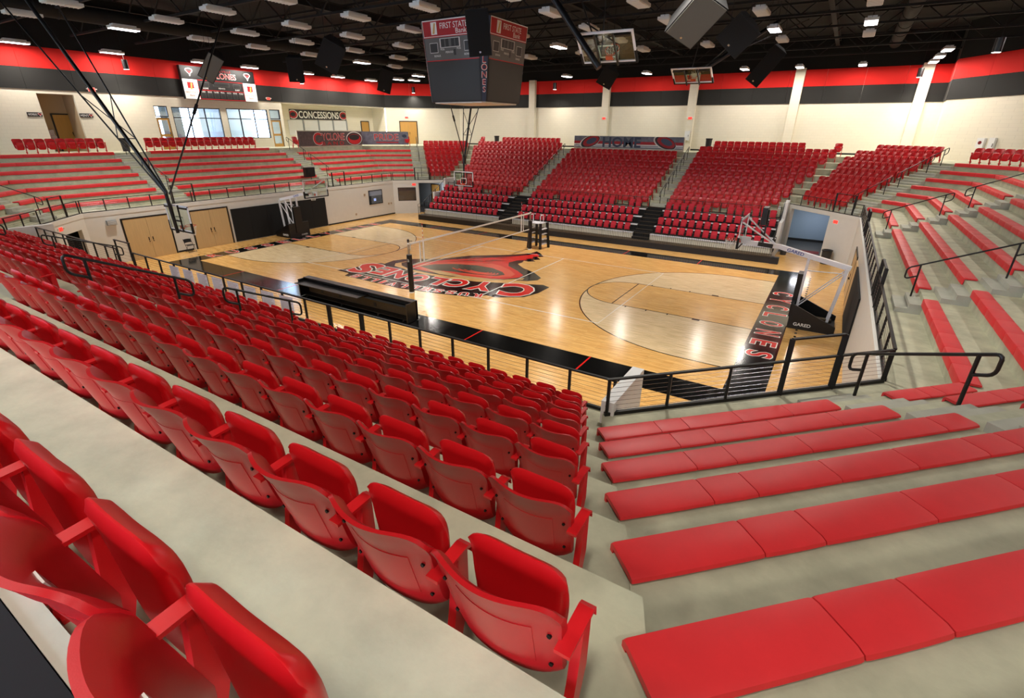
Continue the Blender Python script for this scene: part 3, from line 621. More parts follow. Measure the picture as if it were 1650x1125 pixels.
if 1:
    guard('dark guard rail closing the near right aisle foot', [(5.68, -14.5), (6.85, -14.5)], LOWN, sp=2, hgt=.67); guard('dark guard rail closing the near left aisle foot', [(-5.75, -14.5), (-4.6, -14.5)], LOWN, sp=2, hgt=1.0)
# ---------------------------------------------------------------- aisle handrails
def handrail(sec, s, d0, z0, d1_, z1, label, r=.021, hgt=.86, ab=None):
    a, b = ab if ab else (pt(sec, s, d0, z0), pt(sec, s, d1_, z1)); x = (b-a).normalized(); hx = Vector((x.x, x.y, 0)).normalized(); u = Vector((0, 0, 1))
    o = thing('handrail', label, 'handrail', a, 0, 'black aisle handrails'); I = inv(o)
    ta, tb = a+u*hgt, b+u*hgt; e = .26; sl = x*(1/max(.2, Vector((x.x, x.y, 0)).length))
    def loop(p, dr, post):           # rounded return from the end of the rail back to the post
        q = p+dr*e; pts = [p+dr*(e-.08)]
        for t in range(0, 91, 30): pts.append(q+dr*(.0)+(dr*(.08*math.sin(math.radians(t))-.08)-u*(.08-.08*math.cos(math.radians(t)))))
        f = q-u*.30
        for t in range(0, 91, 30): pts.append(f+u*.08*(1-math.sin(math.radians(t)))+dr*(.08*math.cos(math.radians(t))-.08))
        pts.append(post-u*.30); return pts
    l1 = loop(ta, -sl, ta); l2 = loop(tb, sl, tb)
    MB().tube(l1[::-1]+l2, r, 8).build('rail', 'black', o, True, I)
    for p, t in ((a, ta), (b, tb)): MB().tube([p, t], r*1.05, 8).build('post', 'black', o, True, I)
    return o
def aisle_rails(sec, s, where, segs):
    for i, (j0, j1) in enumerate(segs):
        handrail(sec, s, rowd(sec, j0)-.2, rowz(j0-1)+2*R/3, rowd(sec, j1)-.2, rowz(j1-1)+2*R/3, 'black handrail, %s, %s from the bottom' % (where, ordn(i+1)))
handrail('NR', 0, 0, 0, 0, 0, 'thick black handrail beside the near right corner benches', .026, .92, (Vector((16.95, -12.65, H)), Vector((18.0, -13.78, 3.50))))
aisle_rails('E', -5.6, 'near aisle of the right end', [(1, 3), (4, 6)]); aisle_rails('E', 6.2, 'far aisle of the right end', [(1, 3), (4, 6)])
aisle_rails('FR', 2.95, 'far right corner aisle', [(1, 3), (4, 6), (6, 7)]); aisle_rails('FL', -1.62, 'far left corner aisle', [(1, 4), (4, 7)])
aisle_rails('W', -6.1, 'near aisle of the left end', [(2, 4), (5, 7)]); aisle_rails('W', 5.9, 'far aisle of the left end', [(2, 4), (5, 7)]); aisle_rails('NL', -2.5, 'near left corner aisle', [(1, 3), (4, 6)])
aisle_rails('F', 5.5, 'right aisle of the far stand', [(-1, 0), (1, 2), (3, 4), (5, 6)]); aisle_rails('F', -5.3, 'left aisle of the far stand', [(-1, 0), (1, 2), (3, 4), (5, 6)])
for lab, x_, y0_, y1_ in (('right aisle of the near stand, upper', 6.15, 18.0, 19.19), ('right aisle of the near stand, lower', 6.15, 15.85, 16.95), ('left aisle of the near stand, lower', -5.3, 14.75, 16.3), ('left aisle of the near stand, upper', -5.3, 17.6, 18.8)):
    fz = lambda y_: LOWN+max(0, (y_-15.1))*RN/TN
    handrail('N', 0, 0, 0, 0, 0, 'black handrail, '+lab, .022, .88, (Vector((x_, -y0_, fz(y0_))), Vector((x_, -y1_, fz(y1_)))))
# ---------------------------------------------------------------- telescopic stand on the far side
TY, TDP, TZ0, TR = 11.0, .76, .77, .42
ts = thing('telescopic_stand', 'black telescopic seating platform in front of the far stand', 'bleacher', (0, 10.2, 0)); TI = inv(ts)
MB().box(-13.55, 13.55, 10.2, 11.0, .0, .36).build('front_skirt', 'black', ts, Mx=TI); MB().box(-13.55, 13.55, 10.22, 11.0, .362, .40).build('front_walkway', 'brown', ts, Mx=TI)
BL = [(-13.5, -5.95), (-4.7, 4.92), (6.1, 13.5)]
for i in range(4):
    y0 = TY+TDP*i; z = TZ0+TR*i
    for a, b in BL:
        MB().box(a, b, y0+.02, 14.0, z-TR+.02 if i else .37, z).build('platform', 'black2', ts, Mx=TI); MB().box(a, b, y0-.03, y0+.13, z-.05, z+.02).build('nosing', 'steel', ts, Mx=TI)
        if i == 0: MB().box(a, b, y0-.005, y0+.015, .40, z-.05).build('front_riser', 'cream', ts, Mx=TI)
for a, b in ((-5.95, -4.7), (4.92, 6.1)):
    for k in range(9): MB().box(a+.02, b-.02, 10.72+.37*k, 14.0, .36+.2*k, .36+.2*(k+1)-.02).build('aisle_step', 'black2', ts, Mx=TI); MB().box(a+.02, b-.02, 10.70+.37*k, 10.76+.37*k, .36+.2*(k+1)-.02, .36+.2*(k+1)).build('step_nosing', 'brown', ts, Mx=TI)
for k in range(18):                     # picket panels of the front rail
    a = -13.5+1.5*k; b = a+1.46
    if any(a < q and b > p for p, q in ((-5.7, -5.0), (5.2, 5.9))) and 0: continue
    m = MB()
    for i in range(13): m.bar((a+.02+i*(b-a-.04)/12, 10.26, .40), (a+.02+i*(b-a-.04)/12, 10.26, 1.02), .014)
    o = m.build('picket_panel', 'black', ts, Mx=TI); o['kind'] = 'stuff'
    MB().bar((a, 10.26, 1.03), (b, 10.26, 1.03), .03).build('front_rail', 'black', ts, Mx=TI)
for x in (-13.45, 13.45):
    m = MB()
    for k in range(5): m.bar((x, 10.9+.78*k, .4+.42*k), (x, 10.9+.78*k, 1.45+.42*k), .03)
    m.bar((x, 10.9, 1.45), (x, 14.0, 3.1), .03)
    for k in range(14): m.bar((x, 10.98+.22*k, .6+.119*k), (x, 10.98+.22*k, 1.45+.119*k), .012)
    m.build('end_rail', 'black', ts, Mx=TI)
m = MB(); m.box(13.55, 14.0, 10.15, 10.55, 0, .33); m.box(13.55, 14.0, 10.25, 10.6, .0, .36); m.build('end_step', 'black', ts, Mx=TI)
m = MB(); m.tube([(-13.55, 10.25, .4), (-13.55, 10.25, 1.25), (-13.55, 10.6, 1.3), (-13.55, 11.6, 1.25), (-13.55, 11.7, .5)], .018, 6); m.build('end_hoop_rail', 'black', ts, True, TI)
def ub(sg):
    def fn(u, v):
        x = 2*u-1; zb = .14+.02*abs(x)**4; zt = .55-.045*abs(x)**5; t = .075*(1-abs(x)**8)**.5*(1-abs(2*v-1)**8)**.5+.008
        return (x*(.178+.014*v), -.02-.06*v+sg*t/2, zb+(zt-zb)*v)
    return fn
def us(sg):
    def fn(u, v):
        x = 2*u-1; t = .07*(1-abs(x)**8)**.5*(1-abs(2*v-1)**8)**.5+.008; return (x*.176, .07-.03*v+sg*t/2, .10+.30*v-.02*abs(x)**4)
    return fn
UB = MB().slab(ub(1), ub(-1), 8, 6).data('back_cushion', 'uph', True); US = MB().slab(us(1), us(-1), 8, 6).data('seat_cushion', 'uph', True)
UFS = []
for s in (-1, 1):
    m = MB(); m.box(s*.225-.012, s*.225+.012, -.06, .06, 0, .30); m.box(s*.225-.02, s*.225+.02, -.08, .16, .30, .33); m.box(s*.225-.02, s*.225+.02, -.08, .16, 0, .025); UFS.append(m.data('side_frame', 'black'))
for i in range(4):
    for bi, (a, b) in enumerate(BL):
        n = int((b-a-.1)/.502); c = 0
        for k in range(n):
            x = a+(b-a)/2+(k-(n-1)/2)*.502-(.12 if i % 2 else 0)
            if i == 3 and (bi, k) in ((0, 8), (0, 9), (1, 4), (1, 14), (1, 15), (2, 6), (2, 7)): continue
            c += 1
            o = thing('upholstered_chair', 'red upholstered chair, telescopic stand %s block, %s row, %s chair from the left' % (('left', 'middle', 'right')[bi], ordn(i+1), ordn(c)), 'chair', (x, TY+TDP*i+.30, TZ0+TR*i+.001), math.pi, 'red upholstered chairs of the telescopic stand')
            link('back_cushion', UB, o); link('seat_cushion', US, o); [link('side_frame', q, o) for q in UFS]
# ---------------------------------------------------------------- ceiling fixtures
FB = MB().box(-.25, .25, -.62, .62, 0, .11).data('housing', 'fixw'); FBc = MB().box(-.17, .17, -.5, .5, .11, .19).data('ballast_box', 'fixw')
FO = MB().box(-.225, .225, -.59, .59, -.015, 0).data('diffuser', 'off'); FL_ = MB().box(-.225, .225, -.59, .59, -.015, 0).data('diffuser_lit', 'lit')
FRm = MB(); 
for i in range(9): FRm.box(-.225, .225, -.56+.14*i-.006, -.56+.14*i+.006, -.03, -.015)
FR_ = FRm.data('louvre', 'fixw')
nfx = [0]
def fixture(x, y, z, lit, label, rz=0, pw=0):
    u, v, w = pix((x, y, z)); vis = w > .3 and -80 < u < 1730 and -60 < v < 700
    if not vis and not lit: return
    o = thing('ceiling_light', label, 'ceiling light', (x, y, z), rz, 'lit ceiling lights' if lit else 'unlit ceiling lights')
    link('housing', FB, o); link('ballast_box', FBc, o); link('diffuser', FL_ if lit else FO, o)
    if not lit: link('louvre', FR_, o)
    for s in (-.5, .5): link('hanger', HG, o, Matrix.Translation((0, s, .1)))
    if lit: lamp('lamp', (0, 0, -.04), pw or LAMP, .44, 1.16, parent=o, spread=2.2 if pw == LAMPC else math.pi)
HG = MB().tube([(0, 0, 0), (0, 0, 1.9)], .006, 4).data('hanger', 'truss')
GX = [-14.75, -10.75, -6.75, -2.85, .95, 4.7, 8.3, 11.95, 15.63]; GY = [-15.6, -12.0, -8.25, -4.6, -1.3, 2.4, 6.2, 10.0]
LITG = {(0, 2), (0, 6), (4, 6), (7, 6), (8, 6)}; LITN = {(4, 2), (7, 2), (8, 2)}
for i, x in enumerate(GX):
    for j, y in enumerate(GY):
        l = (i, j) in LITG or (i, j) in LITN
        fixture(x, y+(.5 if (l and j == 6) else 0), 11.3, l, '%s ceiling light over the court, %s column from the left, %s row from the front' % ('lit' if l else 'unlit', ordn(i+1), ordn(j+1)), pw=LAMPC if i < 8 else 140.0)
for i, y in enumerate((-9.3, -4.56, 1.05, 4.8, 10.03, 13.46, 17.5)): fixture(-25.2, y, 11.3, True, 'lit ceiling light along the left wall, %s from the near end' % ordn(i+1))
for i, (x, y) in enumerate(((-22, 17.9), (-21.2, 19.3), (-17.8, 16.1), (-14.0, 22.2), (-6.19, 22.3), (.79, 22.8), (8.17, 23.1), (11.81, 23.5), (15.62, 23.8), (19.51, 24.0))): fixture(x, y, 11.3, True, 'lit ceiling light along the far wall, %s from the left' % ordn(i+1))
for i, (x, y) in enumerate(((19.5, 21.1), (19.5, 17.83))): fixture(x, y, 11.3, True, 'lit ceiling light in the far right corner, %s from the wall' % ordn(i+1))
for i, y in enumerate((-18, -12, -6, 0, 6, 12)): fixture(23.6, y, 11.3, True, 'lit ceiling light above the right end, %s from the near end' % ordn(i+1), pw=LAMPN*.3)
for i, x in enumerate((-20, -14, -8, -2, 4, 10, 16, 21)): fixture(x, -23.4, 11.3, True, 'lit ceiling light along the near wall, %s from the left' % ordn(i+1), pw=LAMPN)
for nm_, x_, y_, e_ in (('inside the far right tunnel', 15.2, 17.0, 32), ('inside the far left corridor', -15.6, 15.6, 26)):  # unseen panels added to brighten the tunnel and the corridor
    o = thing('ceiling_light', 'added fill light '+nm_, 'ceiling light', (x_, y_, H-.27)); MB().box(-.6, .6, -.3, .3, .02, .07).build('housing', 'fixw', o); MB().box(-.56, .56, -.26, .26, 0, .02).build('diffuser', 'lit', o); lamp('lamp', (0, 0, -.02), e_, 1.1, .5, (.85, .93, 1), parent=o)
CB = MB().tube([(0, 0, 0), (0, 0, .55)], .17, 16).data('can', 'black'); CLn = MB().tube([(0, 0, -.01), (0, 0, .0)], .155, 16).data('lens', 'can'); CS = MB().tube([(0, 0, .55), (0, 0, 2.93)], .012, 6).data('stem', 'truss')
for lab, x, y, z in (('left wall, above the restroom signs', -25.2, -3.98, 10.45), ('left wall, right of the wall scoreboard', -25.2, 9.44, 10.5), ('far left corner above the double door', -24.0, 22.2, 10.45), ('far wall left of the first full column', -8.55, 24.6, 10.5), ('far wall at the right hand corner', 19.03, 24.6, 10.5), ('far right corner, nearest', 20.5, 10.0, 10.3)):
    o = thing('cylinder_downlight', 'black cylinder downlight by the '+lab, 'downlight', (x, y, z), 0, 'black cylinder downlights'); link('can', CB, o); link('lens', CLn, o); link('stem', CS, o); lamp('lamp', (0, 0, -.03), SPOT, .25, .25, parent=o, spread=2.2)
# ---------------------------------------------------------------- roof steel and ducts
for i, y in enumerate((-20, -14.2, -10.1, -6.4, -2.9, .6, 4.3, 8.1, 12.0, 16.0, 20.0, 24.0)):
    o = thing('roof_truss', 'black open web roof truss, %s from the near wall' % ordn(i+1), 'roof truss', (0, y, 12.3), 0, 'black roof trusses')
    MB().bar((-26.3, 0, .9), (26, 0, .9), .14, .1).build('top_chord', 'truss', o); MB().bar((-25.5, 0, -.25), (25.5, 0, -.25), .12, .1).build('bottom_chord', 'truss', o)
    m = MB(); n = 36
    for k in range(n): x0 = -25.5+51*k/n; x1 = -25.5+51*(k+1)/n; m.bar((x0, 0, -.25 if k % 2 else .9), (x1, 0, .9 if k % 2 else -.25), .05)
    m.build('web', 'truss', o)
for i, x in enumerate((-19, -9.0, 2.8, 13.8)):
    o = thing('roof_beam', 'black steel beam across the roof, %s from the left' % ordn(i+1), 'roof beam', (x, 0, 12.75), 0, 'black roof beams')
    MB().box(-.12, .12, -27, 26, -.03, 0).build('lower_flange', 'truss', o); MB().box(-.02, .02, -27, 26, 0, .35).build('beam_web', 'truss', o); MB().box(-.12, .12, -27, 26, .35, .38).build('upper_flange', 'truss', o)
for i, (x, z) in enumerate(((-16.8, 12.0), (17.2, 12.75))):
    o = thing('air_duct', 'round black air duct under the roof, %s side' % ('left', 'right')[i], 'duct', (x, 0, z)); MB().tube([(0, -25, 0), (0, 25.5, 0)], .36, 20).build('pipe', 'duct', o, True)
    for k in range(16): MB().tube([(0, -22+3*k-.03, 0), (0, -22+3*k+.03, 0)], .385, 20).build('joint_ring', 'duct', o, True)
# ---------------------------------------------------------------- hanging loudspeakers
def speaker(x, y, z, w, d, h, yaw_, tilt, label, roll=0, gm='rubber'):
    o = thing('loudspeaker', label, 'loudspeaker', (x, y, z), 0, 'hanging loudspeakers'); Rm = Matrix.Rotation(yaw_, 4, 'Z') @ Matrix.Rotation(tilt, 4, 'X') @ Matrix.Rotation(roll, 4, 'Y')
    m = MB(); k = .22*w; P = [(-w/2, -d/2), (w/2, -d/2), (w/2-k, d/2), (-w/2+k, d/2)]; m.hexa([(a, b, -h/2) for a, b in P], [(a, b, h/2) for a, b in P]); m.build('cabinet', 'black2', o, Mx=Rm)
    MB().box(-w/2+.03, w/2-.03, -d/2-.02, -d/2, -h/2+.03, h/2-.03).build('grille', gm, o, Mx=Rm); MB().box(-.03, .03, -d/2-.024, -d/2-.02, -h/2+.1, -h/2+.15).build('badge', 'chrome', o, Mx=Rm)
    for s in (-1, 1): MB().tube([(s*w*.3, 0, h*.4), (s*w*.2, 0, ZC-z-.01)], .01, 5).build('cable', 'truss', o)
for a in ((-12.4, -5.7, 9.95, .75, .75, 1.4, .9, .5, 'loudspeaker with light painted grey in front of the wall scoreboard', .6, 'spk_lit'), (-8.6, -3.6, 9.8, .75, .7, 1.1, .9, .3, 'black loudspeaker hanging left of the striped wall downlight'), (-2.8, -6.2, 9.85, .9, .8, 1.1, .75, .4, 'large tilted black loudspeaker left of the centre scoreboard', .5),
  (-9.0, 3.1, 9.8, .8, .8, 1.3, .7, .3, 'black loudspeaker over the far left corner doors', .3), (4.4, -5.9, 10.1, .78, .7, 1.35, .55, .2, 'black loudspeaker hanging in front of the centre scoreboard', -.08), (4.2, 6.2, 9.75, .85, .8, .9, .4, .4, 'black loudspeaker below the folded near basketball hoop', .5),
  (11.86, -6.89, 9.9, .9, .8, 1.25, .35, .75, 'large loudspeaker with light painted grey cut by the top of the picture', .6, 'spk_lit'), (12.5, -4.4, 9.7, .85, .6, .85, .2, .4, 'diamond shaped black loudspeaker by the right lit fixture', .75), (12.1, 4.9, 9.75, .65, .6, 1.6, .15, .3, 'long tilted black loudspeaker above the far right stand', .62)):
    speaker(*a)
# ---------------------------------------------------------------- centre scoreboard
sb = thing('center_scoreboard', 'four sided scoreboard hanging over the centre of the court', 'scoreboard', (0, 0, 8.23)); SI = inv(sb)
z0, z1, a0, a1, c0, c1 = 8.23, 11.48, 1.58, 1.94, .14, .40
def octo(a, c, z): return [(x, y, z) for x, y in ((-a+c, -a), (a-c, -a), (a, -a+c), (a, a-c), (a-c, a), (-a+c, a), (-a, a-c), (-a, -a+c))]
MB().hexa(octo(a0, c0, z0), octo(a1, c1, z1)).build('body', 'bdark', sb, Mx=SI); MB().hexa(octo(a0-.1, c0, z0-.05), octo(a0-.1, c0, z0)).build('underside', 'fixw', sb, Mx=SI)
for x in (-1, 1):
    for y in (-1, 1): MB().tube([(x, y, z1), (x*1.2, y*1.2, ZC)], .02, 6).build('hanging_cable', 'truss', sb, Mx=SI)
for f in range(4):
    Rz = Matrix.Rotation(f*math.pi/2, 4, 'Z'); sl = math.atan2(a1-a0, z1-z0); hgt = math.hypot(a1-a0, z1-z0)
    Fm = Rz @ frame((0, -(a0+a1)/2, (z0+z1)/2), (1, 0, 0), (0, -(a1-a0), z1-z0))
    hw = lambda t: (a0-c0)+((a1-c1)-(a0-c0))*t
    def pn(t0, t1, mt, nm, ins=.03, off=.01):
        y0, y1 = (t0-.5)*hgt, (t1-.5)*hgt; return flat([(-hw(t0)+ins, y0), (hw(t0)-ins, y0), (hw(t1)-ins, y1), (-hw(t1)+ins, y1)], Fm, mt, nm, sb, off)
    pn(.80, 1.0, 'txtw', 'sponsor_border', .0, .008); pn(.812, .988, 'bred', 'sponsor_panel', .03, .012); pn(.525, .795, 'score', 'score_panel', .02, .01); pn(.02, .51, 'screen', 'video_screen', .05, .012)
    y_ = lambda t: (t-.5)*hgt
    flat(rect(-1.05, -.72, y_(.83), y_(.975)), Fm, 'txtw', 'sponsor_emblem', sb, .016); flat([(-.98, y_(.84)), (-.86, y_(.84)), (-.78, y_(.96)), (-.86, y_(.965))], Fm, 'gold', 'sponsor_emblem_stroke', sb, .02)
    text('FIRST STATE', Fm @ Matrix.Translation((.22, y_(.925), .018)), .22, 'txtw', sb, w=1.5); text('Bank', Fm @ Matrix.Translation((.62, y_(.855), .018)), .19, 'txtw', sb, w=.6)
    flat(rect(-.62, .5, y_(.67), y_(.78)), Fm, 'txtw', 'clock_border', sb, .014); flat(rect(-.58, .46, y_(.675), y_(.775)), Fm, 'score', 'clock_panel', sb, .018)
    for x in (-.54, -.3, .02, .24): flat(rect(x, x+.18, y_(.68), y_(.77)), Fm, 'digit', 'digit_window', sb, .022)
    for x in (-1.22, .72): flat(rect(x, x+.46, y_(.615), y_(.735)), Fm, 'txtw', 'digit_border', sb, .013); flat(rect(x+.015, x+.445, y_(.62), y_(.73)), Fm, 'digit', 'digit_window', sb, .016)
    flat(rect(.12, .24, y_(.575), y_(.645)), Fm, 'digit', 'digit_window', sb, .016)
    for s, x, t, w_ in (('BONUS', -.82, .578, .36), ('PERIOD', -.12, .615, .42), ('BONUS', .88, .578, .36), ('POSS', -.5, .652, .22), ('POSS', .42, .652, .22)): text(s, Fm @ Matrix.Translation((x, y_(t), .018)), .075, 'txtw', sb, w=w_)
    for t0, t1 in ((.515, .525), (.795, .803)): pn(t0, t1, 'txtr', 'red_trim', .01, .02)
    # corner column
    p0 = Vector((a0-c0/2, -a0+c0/2, z0)); p1 = Vector((a1-c1/2, -a1+c1/2, z1)); Cm = Rz @ frame((p0+p1)/2, (hh, hh, 0), p1-p0); L = (p1-p0).length
    flat([(-c0*.62, -L/2), (c0*.62, -L/2), (c1*.62, L/2), (-c1*.62, L/2)], Cm, 'navy', 'corner_column', sb, .012)
    for i, ch in enumerate('CYCLONES'):
        yy = L/2-.75-i*.29; sz = .24-.008*i
        text(ch, Cm @ Matrix.Translation((0, yy, .018)), sz+.05, 'txtw', sb, 'letter_outline', off=.012); text(ch, Cm @ Matrix.Translation((0, yy, .024)), sz, 'txtr', sb, 'letter')
    flat([(-.14, L/2-.28), (-.05, L/2-.42), (0, L/2-.58), (.05, L/2-.42), (.15, L/2-.28), (.05, L/2-.12), (-.06, L/2-.12)], Cm, 'txtw', 'emblem_outline', sb, .018); flat([(-.10, L/2-.28), (0, L/2-.5), (.11, L/2-.28), (.03, L/2-.17), (-.04, L/2-.17)], Cm, 'txtr', 'emblem', sb, .024)
# ---------------------------------------------------------------- funnel emblem used on signs
def funnel(Mx, sz, parent, z=.006):
    f = lambda pts: [(x*sz, y*sz) for x, y in pts]
    flat(f([(-.55, .22), (-.42, .42), (0, .52), (.42, .42), (.56, .2), (.44, -.02), (.2, -.18), (.1, -.5), (-.02, -.58), (-.06, -.3), (-.3, -.08)]), Mx, 'txtw', 'emblem_outline', parent, z)
    flat(f([(-.46, .2), (-.34, .36), (0, .44), (.34, .36), (.46, .2), (.36, .02), (.13, -.14), (.04, -.46), (-.01, -.24), (-.24, -.04)]), Mx, 'txtr', 'emblem_funnel', parent, z+.004)
    flat(ell(0, .24, .3*sz/sz, .14, 20) if sz == 1 else f(ell(0, .24, .3, .14, 20)), Mx, 'bdark', 'emblem_eye', parent, z+.008)
# ---------------------------------------------------------------- wall scoreboard on the left wall
ws = thing('wall_scoreboard', 'black wall scoreboard with white sponsor panels on the left wall', 'scoreboard', (-26.4, 2.75, 8.9)); WI = inv(ws)
MB().box(-26.44, -26.15, -.1, 5.62, 8.93, 11.12).build('housing', 'bdark', ws, Mx=WI)
Wm = frame((-26.14, 2.76, 10.0), (0, 1, 0), (0, 0, 1))
flat(rect(-2.86, 2.86, .28, 1.12), Wm, 'txtk', 'header_panel', ws, .003)
for s in (-1, 1):
    flat(rect(s*2.33-.53, s*2.33+.53, -1.06, .24), Wm, 'txtw', 'sponsor_panel', ws, .005); flat(rect(s*2.33-.22, s*2.33+.22, -.35, .05), Wm, 'txtr', 'sponsor_emblem', ws, .009); flat([(s*2.33-.05, -.42), (s*2.33+.08, -.42), (s*2.33+.14, 0), (s*2.33+.02, 0)], Wm, 'gold', 'sponsor_emblem_stroke', ws, .012)
    text('FIRST STATE', Wm @ Matrix.Translation((s*2.33, -.62, .009)), .13, 'tanp', ws, w=.9); text('Bank', Wm @ Matrix.Translation((s*2.33, -.82, .009)), .12, 'tanp', ws, w=.36)
    funnel(Wm @ Matrix.Translation((s*2.25, .72, .006)), .5, ws)
text('RUSSELLVILLE', Wm @ Matrix.Translation((0, .93, .006)), .16, 'txtr', ws, w=1.9)
text('CYCLONES', Wm @ Matrix.Translation((0, .60, .006)), .40, 'txtw', ws, 'letter_outline', w=2.6, off=.02); text('CYCLONES', Wm @ Matrix.Translation((0, .60, .010)), .34, 'txtr', ws, w=2.5)
for a, b, c, d in ((-1.8, 1.8, -1.04, -1.01), (-1.8, 1.8, .22, .25), (-1.8, 1.8, -.44, -.41), (-1.8, -1.77, -1.04, .25), (1.77, 1.8, -1.04, .25)): flat(rect(a, b, c, d), Wm, 'txtr', 'red_trim', ws, .006)
for a, b, c, d in ((-1.55, -.95, -.2, .12), (.95, 1.55, -.2, .12), (-.65, .65, -.12, .14)): flat(rect(a, b, c, d), Wm, 'score', 'digit_border', ws, .006); flat(rect(a+.02, b-.02, c+.02, d-.02), Wm, 'digit', 'digit_window', ws, .009)
for i in range(7): x = -1.5+.5*i; flat(rect(x-.17, x+.17, -.95, -.62), Wm, 'score', 'digit_border', ws, .006); flat(rect(x-.155, x+.155, -.935, -.635), Wm, 'digit', 'digit_window', ws, .009)
for s, x, y, w_ in (('HOME', -1.25, -.3, .4), ('PERIOD', 0, -.25, .5), ('GUEST', 1.25, -.3, .4), ('FOULS', -1.5, -.53, .32), ('BONUS', -1.0, -.53, .3), ('PLAYER', -.5, -.53, .36), ('FOUL', 0, -.53, .3), ('MATCH', .5, -.53, .32), ('BONUS', 1.0, -.53, .3), ('FOULS', 1.5, -.53, .32)): text(s, Wm @ Matrix.Translation((x, y, .009)), .10, 'txtw', ws, w=w_)
# ---------------------------------------------------------------- banners and signs
def panel(name, label, cat, Mx, w, h, mt, th=.05):
    o = thing(name, label, cat, Mx.translation); I = inv(o)
    m = MB(); m.box(-w/2, w/2, -h/2, h/2, -th, 0, Mx); m.build('board', mt, o, Mx=I); return o
# band banner, bends with the corner
Bm = frame((-23.55, 10.55, 6.17), (0, 1, 0), (0, 0, 1)); bb = panel('band_banner', 'long dark banner reading Cyclone Band above the left end benches', 'banner', Bm, 7.0, 1.16, 'bgrey')
text('C', Bm @ Matrix.Translation((-1.6, -.02, .004)), 1.06, 'txtw', bb, 'letter_outline', w=.95, off=.02); text('C', Bm @ Matrix.Translation((-1.6, -.02, .008)), .98, 'txtr', bb, 'letter', w=.86, off=.015)
text('YCLONE', Bm @ Matrix.Translation((.15, .15, .004)), .60, 'txtw', bb, 'letter_outline', w=2.55, off=.02); text('YCLONE', Bm @ Matrix.Translation((.15, .15, .008)), .54, 'txtr', bb, 'letter', w=2.5)
text('B A N D', Bm @ Matrix.Translation((.05, -.40, .006)), .30, 'txtr', bb, 'letter', w=2.4)
Fz = Bm @ Matrix.Translation((2.55, -.02, .004))
flat(ell(0, 0, .95, .58, 28), Fz, 'txtw', 'emblem_outline', bb, .002); flat(ell(0, -.02, .87, .52, 28), Fz, 'bdark', 'emblem_rim', bb, .005); flat(ell(.02, -.06, .76, .44, 28), Fz, 'txtr', 'emblem_bowl', bb, .008); flat(ell(.0, .10, .62, .25, 28), Fz, 'bdark', 'emblem_eye', bb, .011)
p0 = Vector((-23.55, 14.05, 6.17)); p1 = Vector((-20.35, 17.0, 6.17)); d = (p1-p0).normalized(); Pm = frame((p0+p1)/2, d, (0, 0, 1)); bp_ = panel('pride_banner', 'blue grey banner reading Pride beside the band banner', 'banner', Pm, (p1-p0).length, 1.16, 'bblue')
text('PRIDE', Pm @ Matrix.Translation((.1, .1, .004)), .58, 'txtw', bp_, 'letter_outline', w=2.3, off=.02); text('PRIDE', Pm @ Matrix.Translation((.1, .1, .008)), .52, 'txtr', bp_, 'letter', w=2.25); flat(rect(-.9, 1.2, -.42, -.33), Pm, 'txtr', 'printed_line', bp_, .005); flat(ell(1.8, .2, .22, .14), Pm, 'navy', 'printed_oval', bp_, .005)
struct(MB().box(-23.75, -23.62, 7.0, 14.05, CON, 6.82).build('wall_band_platform', 'cream'), 'low cream wall carrying the band banner')
Hm = frame((-.02, 21.62, 6.13), (1, 0, 0), (0, 0, 1)); hb = panel('home_banner', 'grey and red banner reading Home above the far middle chairs', 'banner', Hm, 9.6, .92, 'bblue')
flat(rect(-4.8, 4.8, -.16, .06), Hm, 'bred', 'red_stripe', hb, .003); flat(rect(-4.8, 4.8, -.27, -.16), Hm, 'txtw', 'white_stripe', hb, .003); flat(rect(-4.8, 4.8, -.38, -.32), Hm, 'txtw', 'white_stripe', hb, .003)
text('HOME', Hm @ Matrix.Translation((-.4, 0, .005)), .8, 'navy', hb, 'letter', w=3.4, off=.03)
for s in (-1, 1):
    for k, (mt, a, b) in enumerate((('txtw', 1.0, .48), ('bdark', .92, .44), ('bred', .78, .37), ('navy', .5, .22))): flat([(x, max(-.45, min(.45, y))) for x, y in ell(s*3.3+.05*k, .02*k, a, b, 30, s*-.35)], Hm, mt, 'swirl_ring', hb, .008+.003*k)
MB().box(-4.85, 4.85, 21.68, 21.8, rowz(6)-.0, 6.55).build('backing_wall', 'cream', hb, Mx=inv(hb))
Cm_ = frame((-28.44, 13.4, 8.16), (0, 1, 0), (0, 0, 1)); cs = panel('concessions_sign', 'sign reading Concessions on the alcove wall', 'sign', Cm_, 6.6, .85, 'bdark', .04)
text('CONCESSIONS', Cm_ @ Matrix.Translation((0, 0, .005)), .62, 'txtw', cs, w=4.7, off=.02)
for s in (-1, 1):
    for k, (mt, a, b) in enumerate((('txtw', .72, .38), ('bred', .64, .33), ('bdark', .4, .18))): flat([(max(-3.28, min(3.28, x)), y) for x, y in ell(s*2.95, 0, a*.72, b, 24)], Cm_, mt, 'swirl_ring', cs, .002+.0008*k)
for nm, yc, txt in (('womens', -9.13, "WOMEN'S"), ('mens', -6.5, "MEN'S")):
    Sm = frame((-26.46, yc, 7.66), (0, 1, 0), (0, 0, 1)); s_ = panel('restroom_sign', 'small wall sign reading %s beside the alcove' % txt.title().replace("'S", "'s"), 'sign', Sm, .72, .24, 'bdark', .03)
    text(txt, Sm @ Matrix.Translation((-.1, 0, .004)), .13, 'txtw', s_, w=.42); funnel(Sm @ Matrix.Translation((.25, 0, .003)), .2, s_, .002)
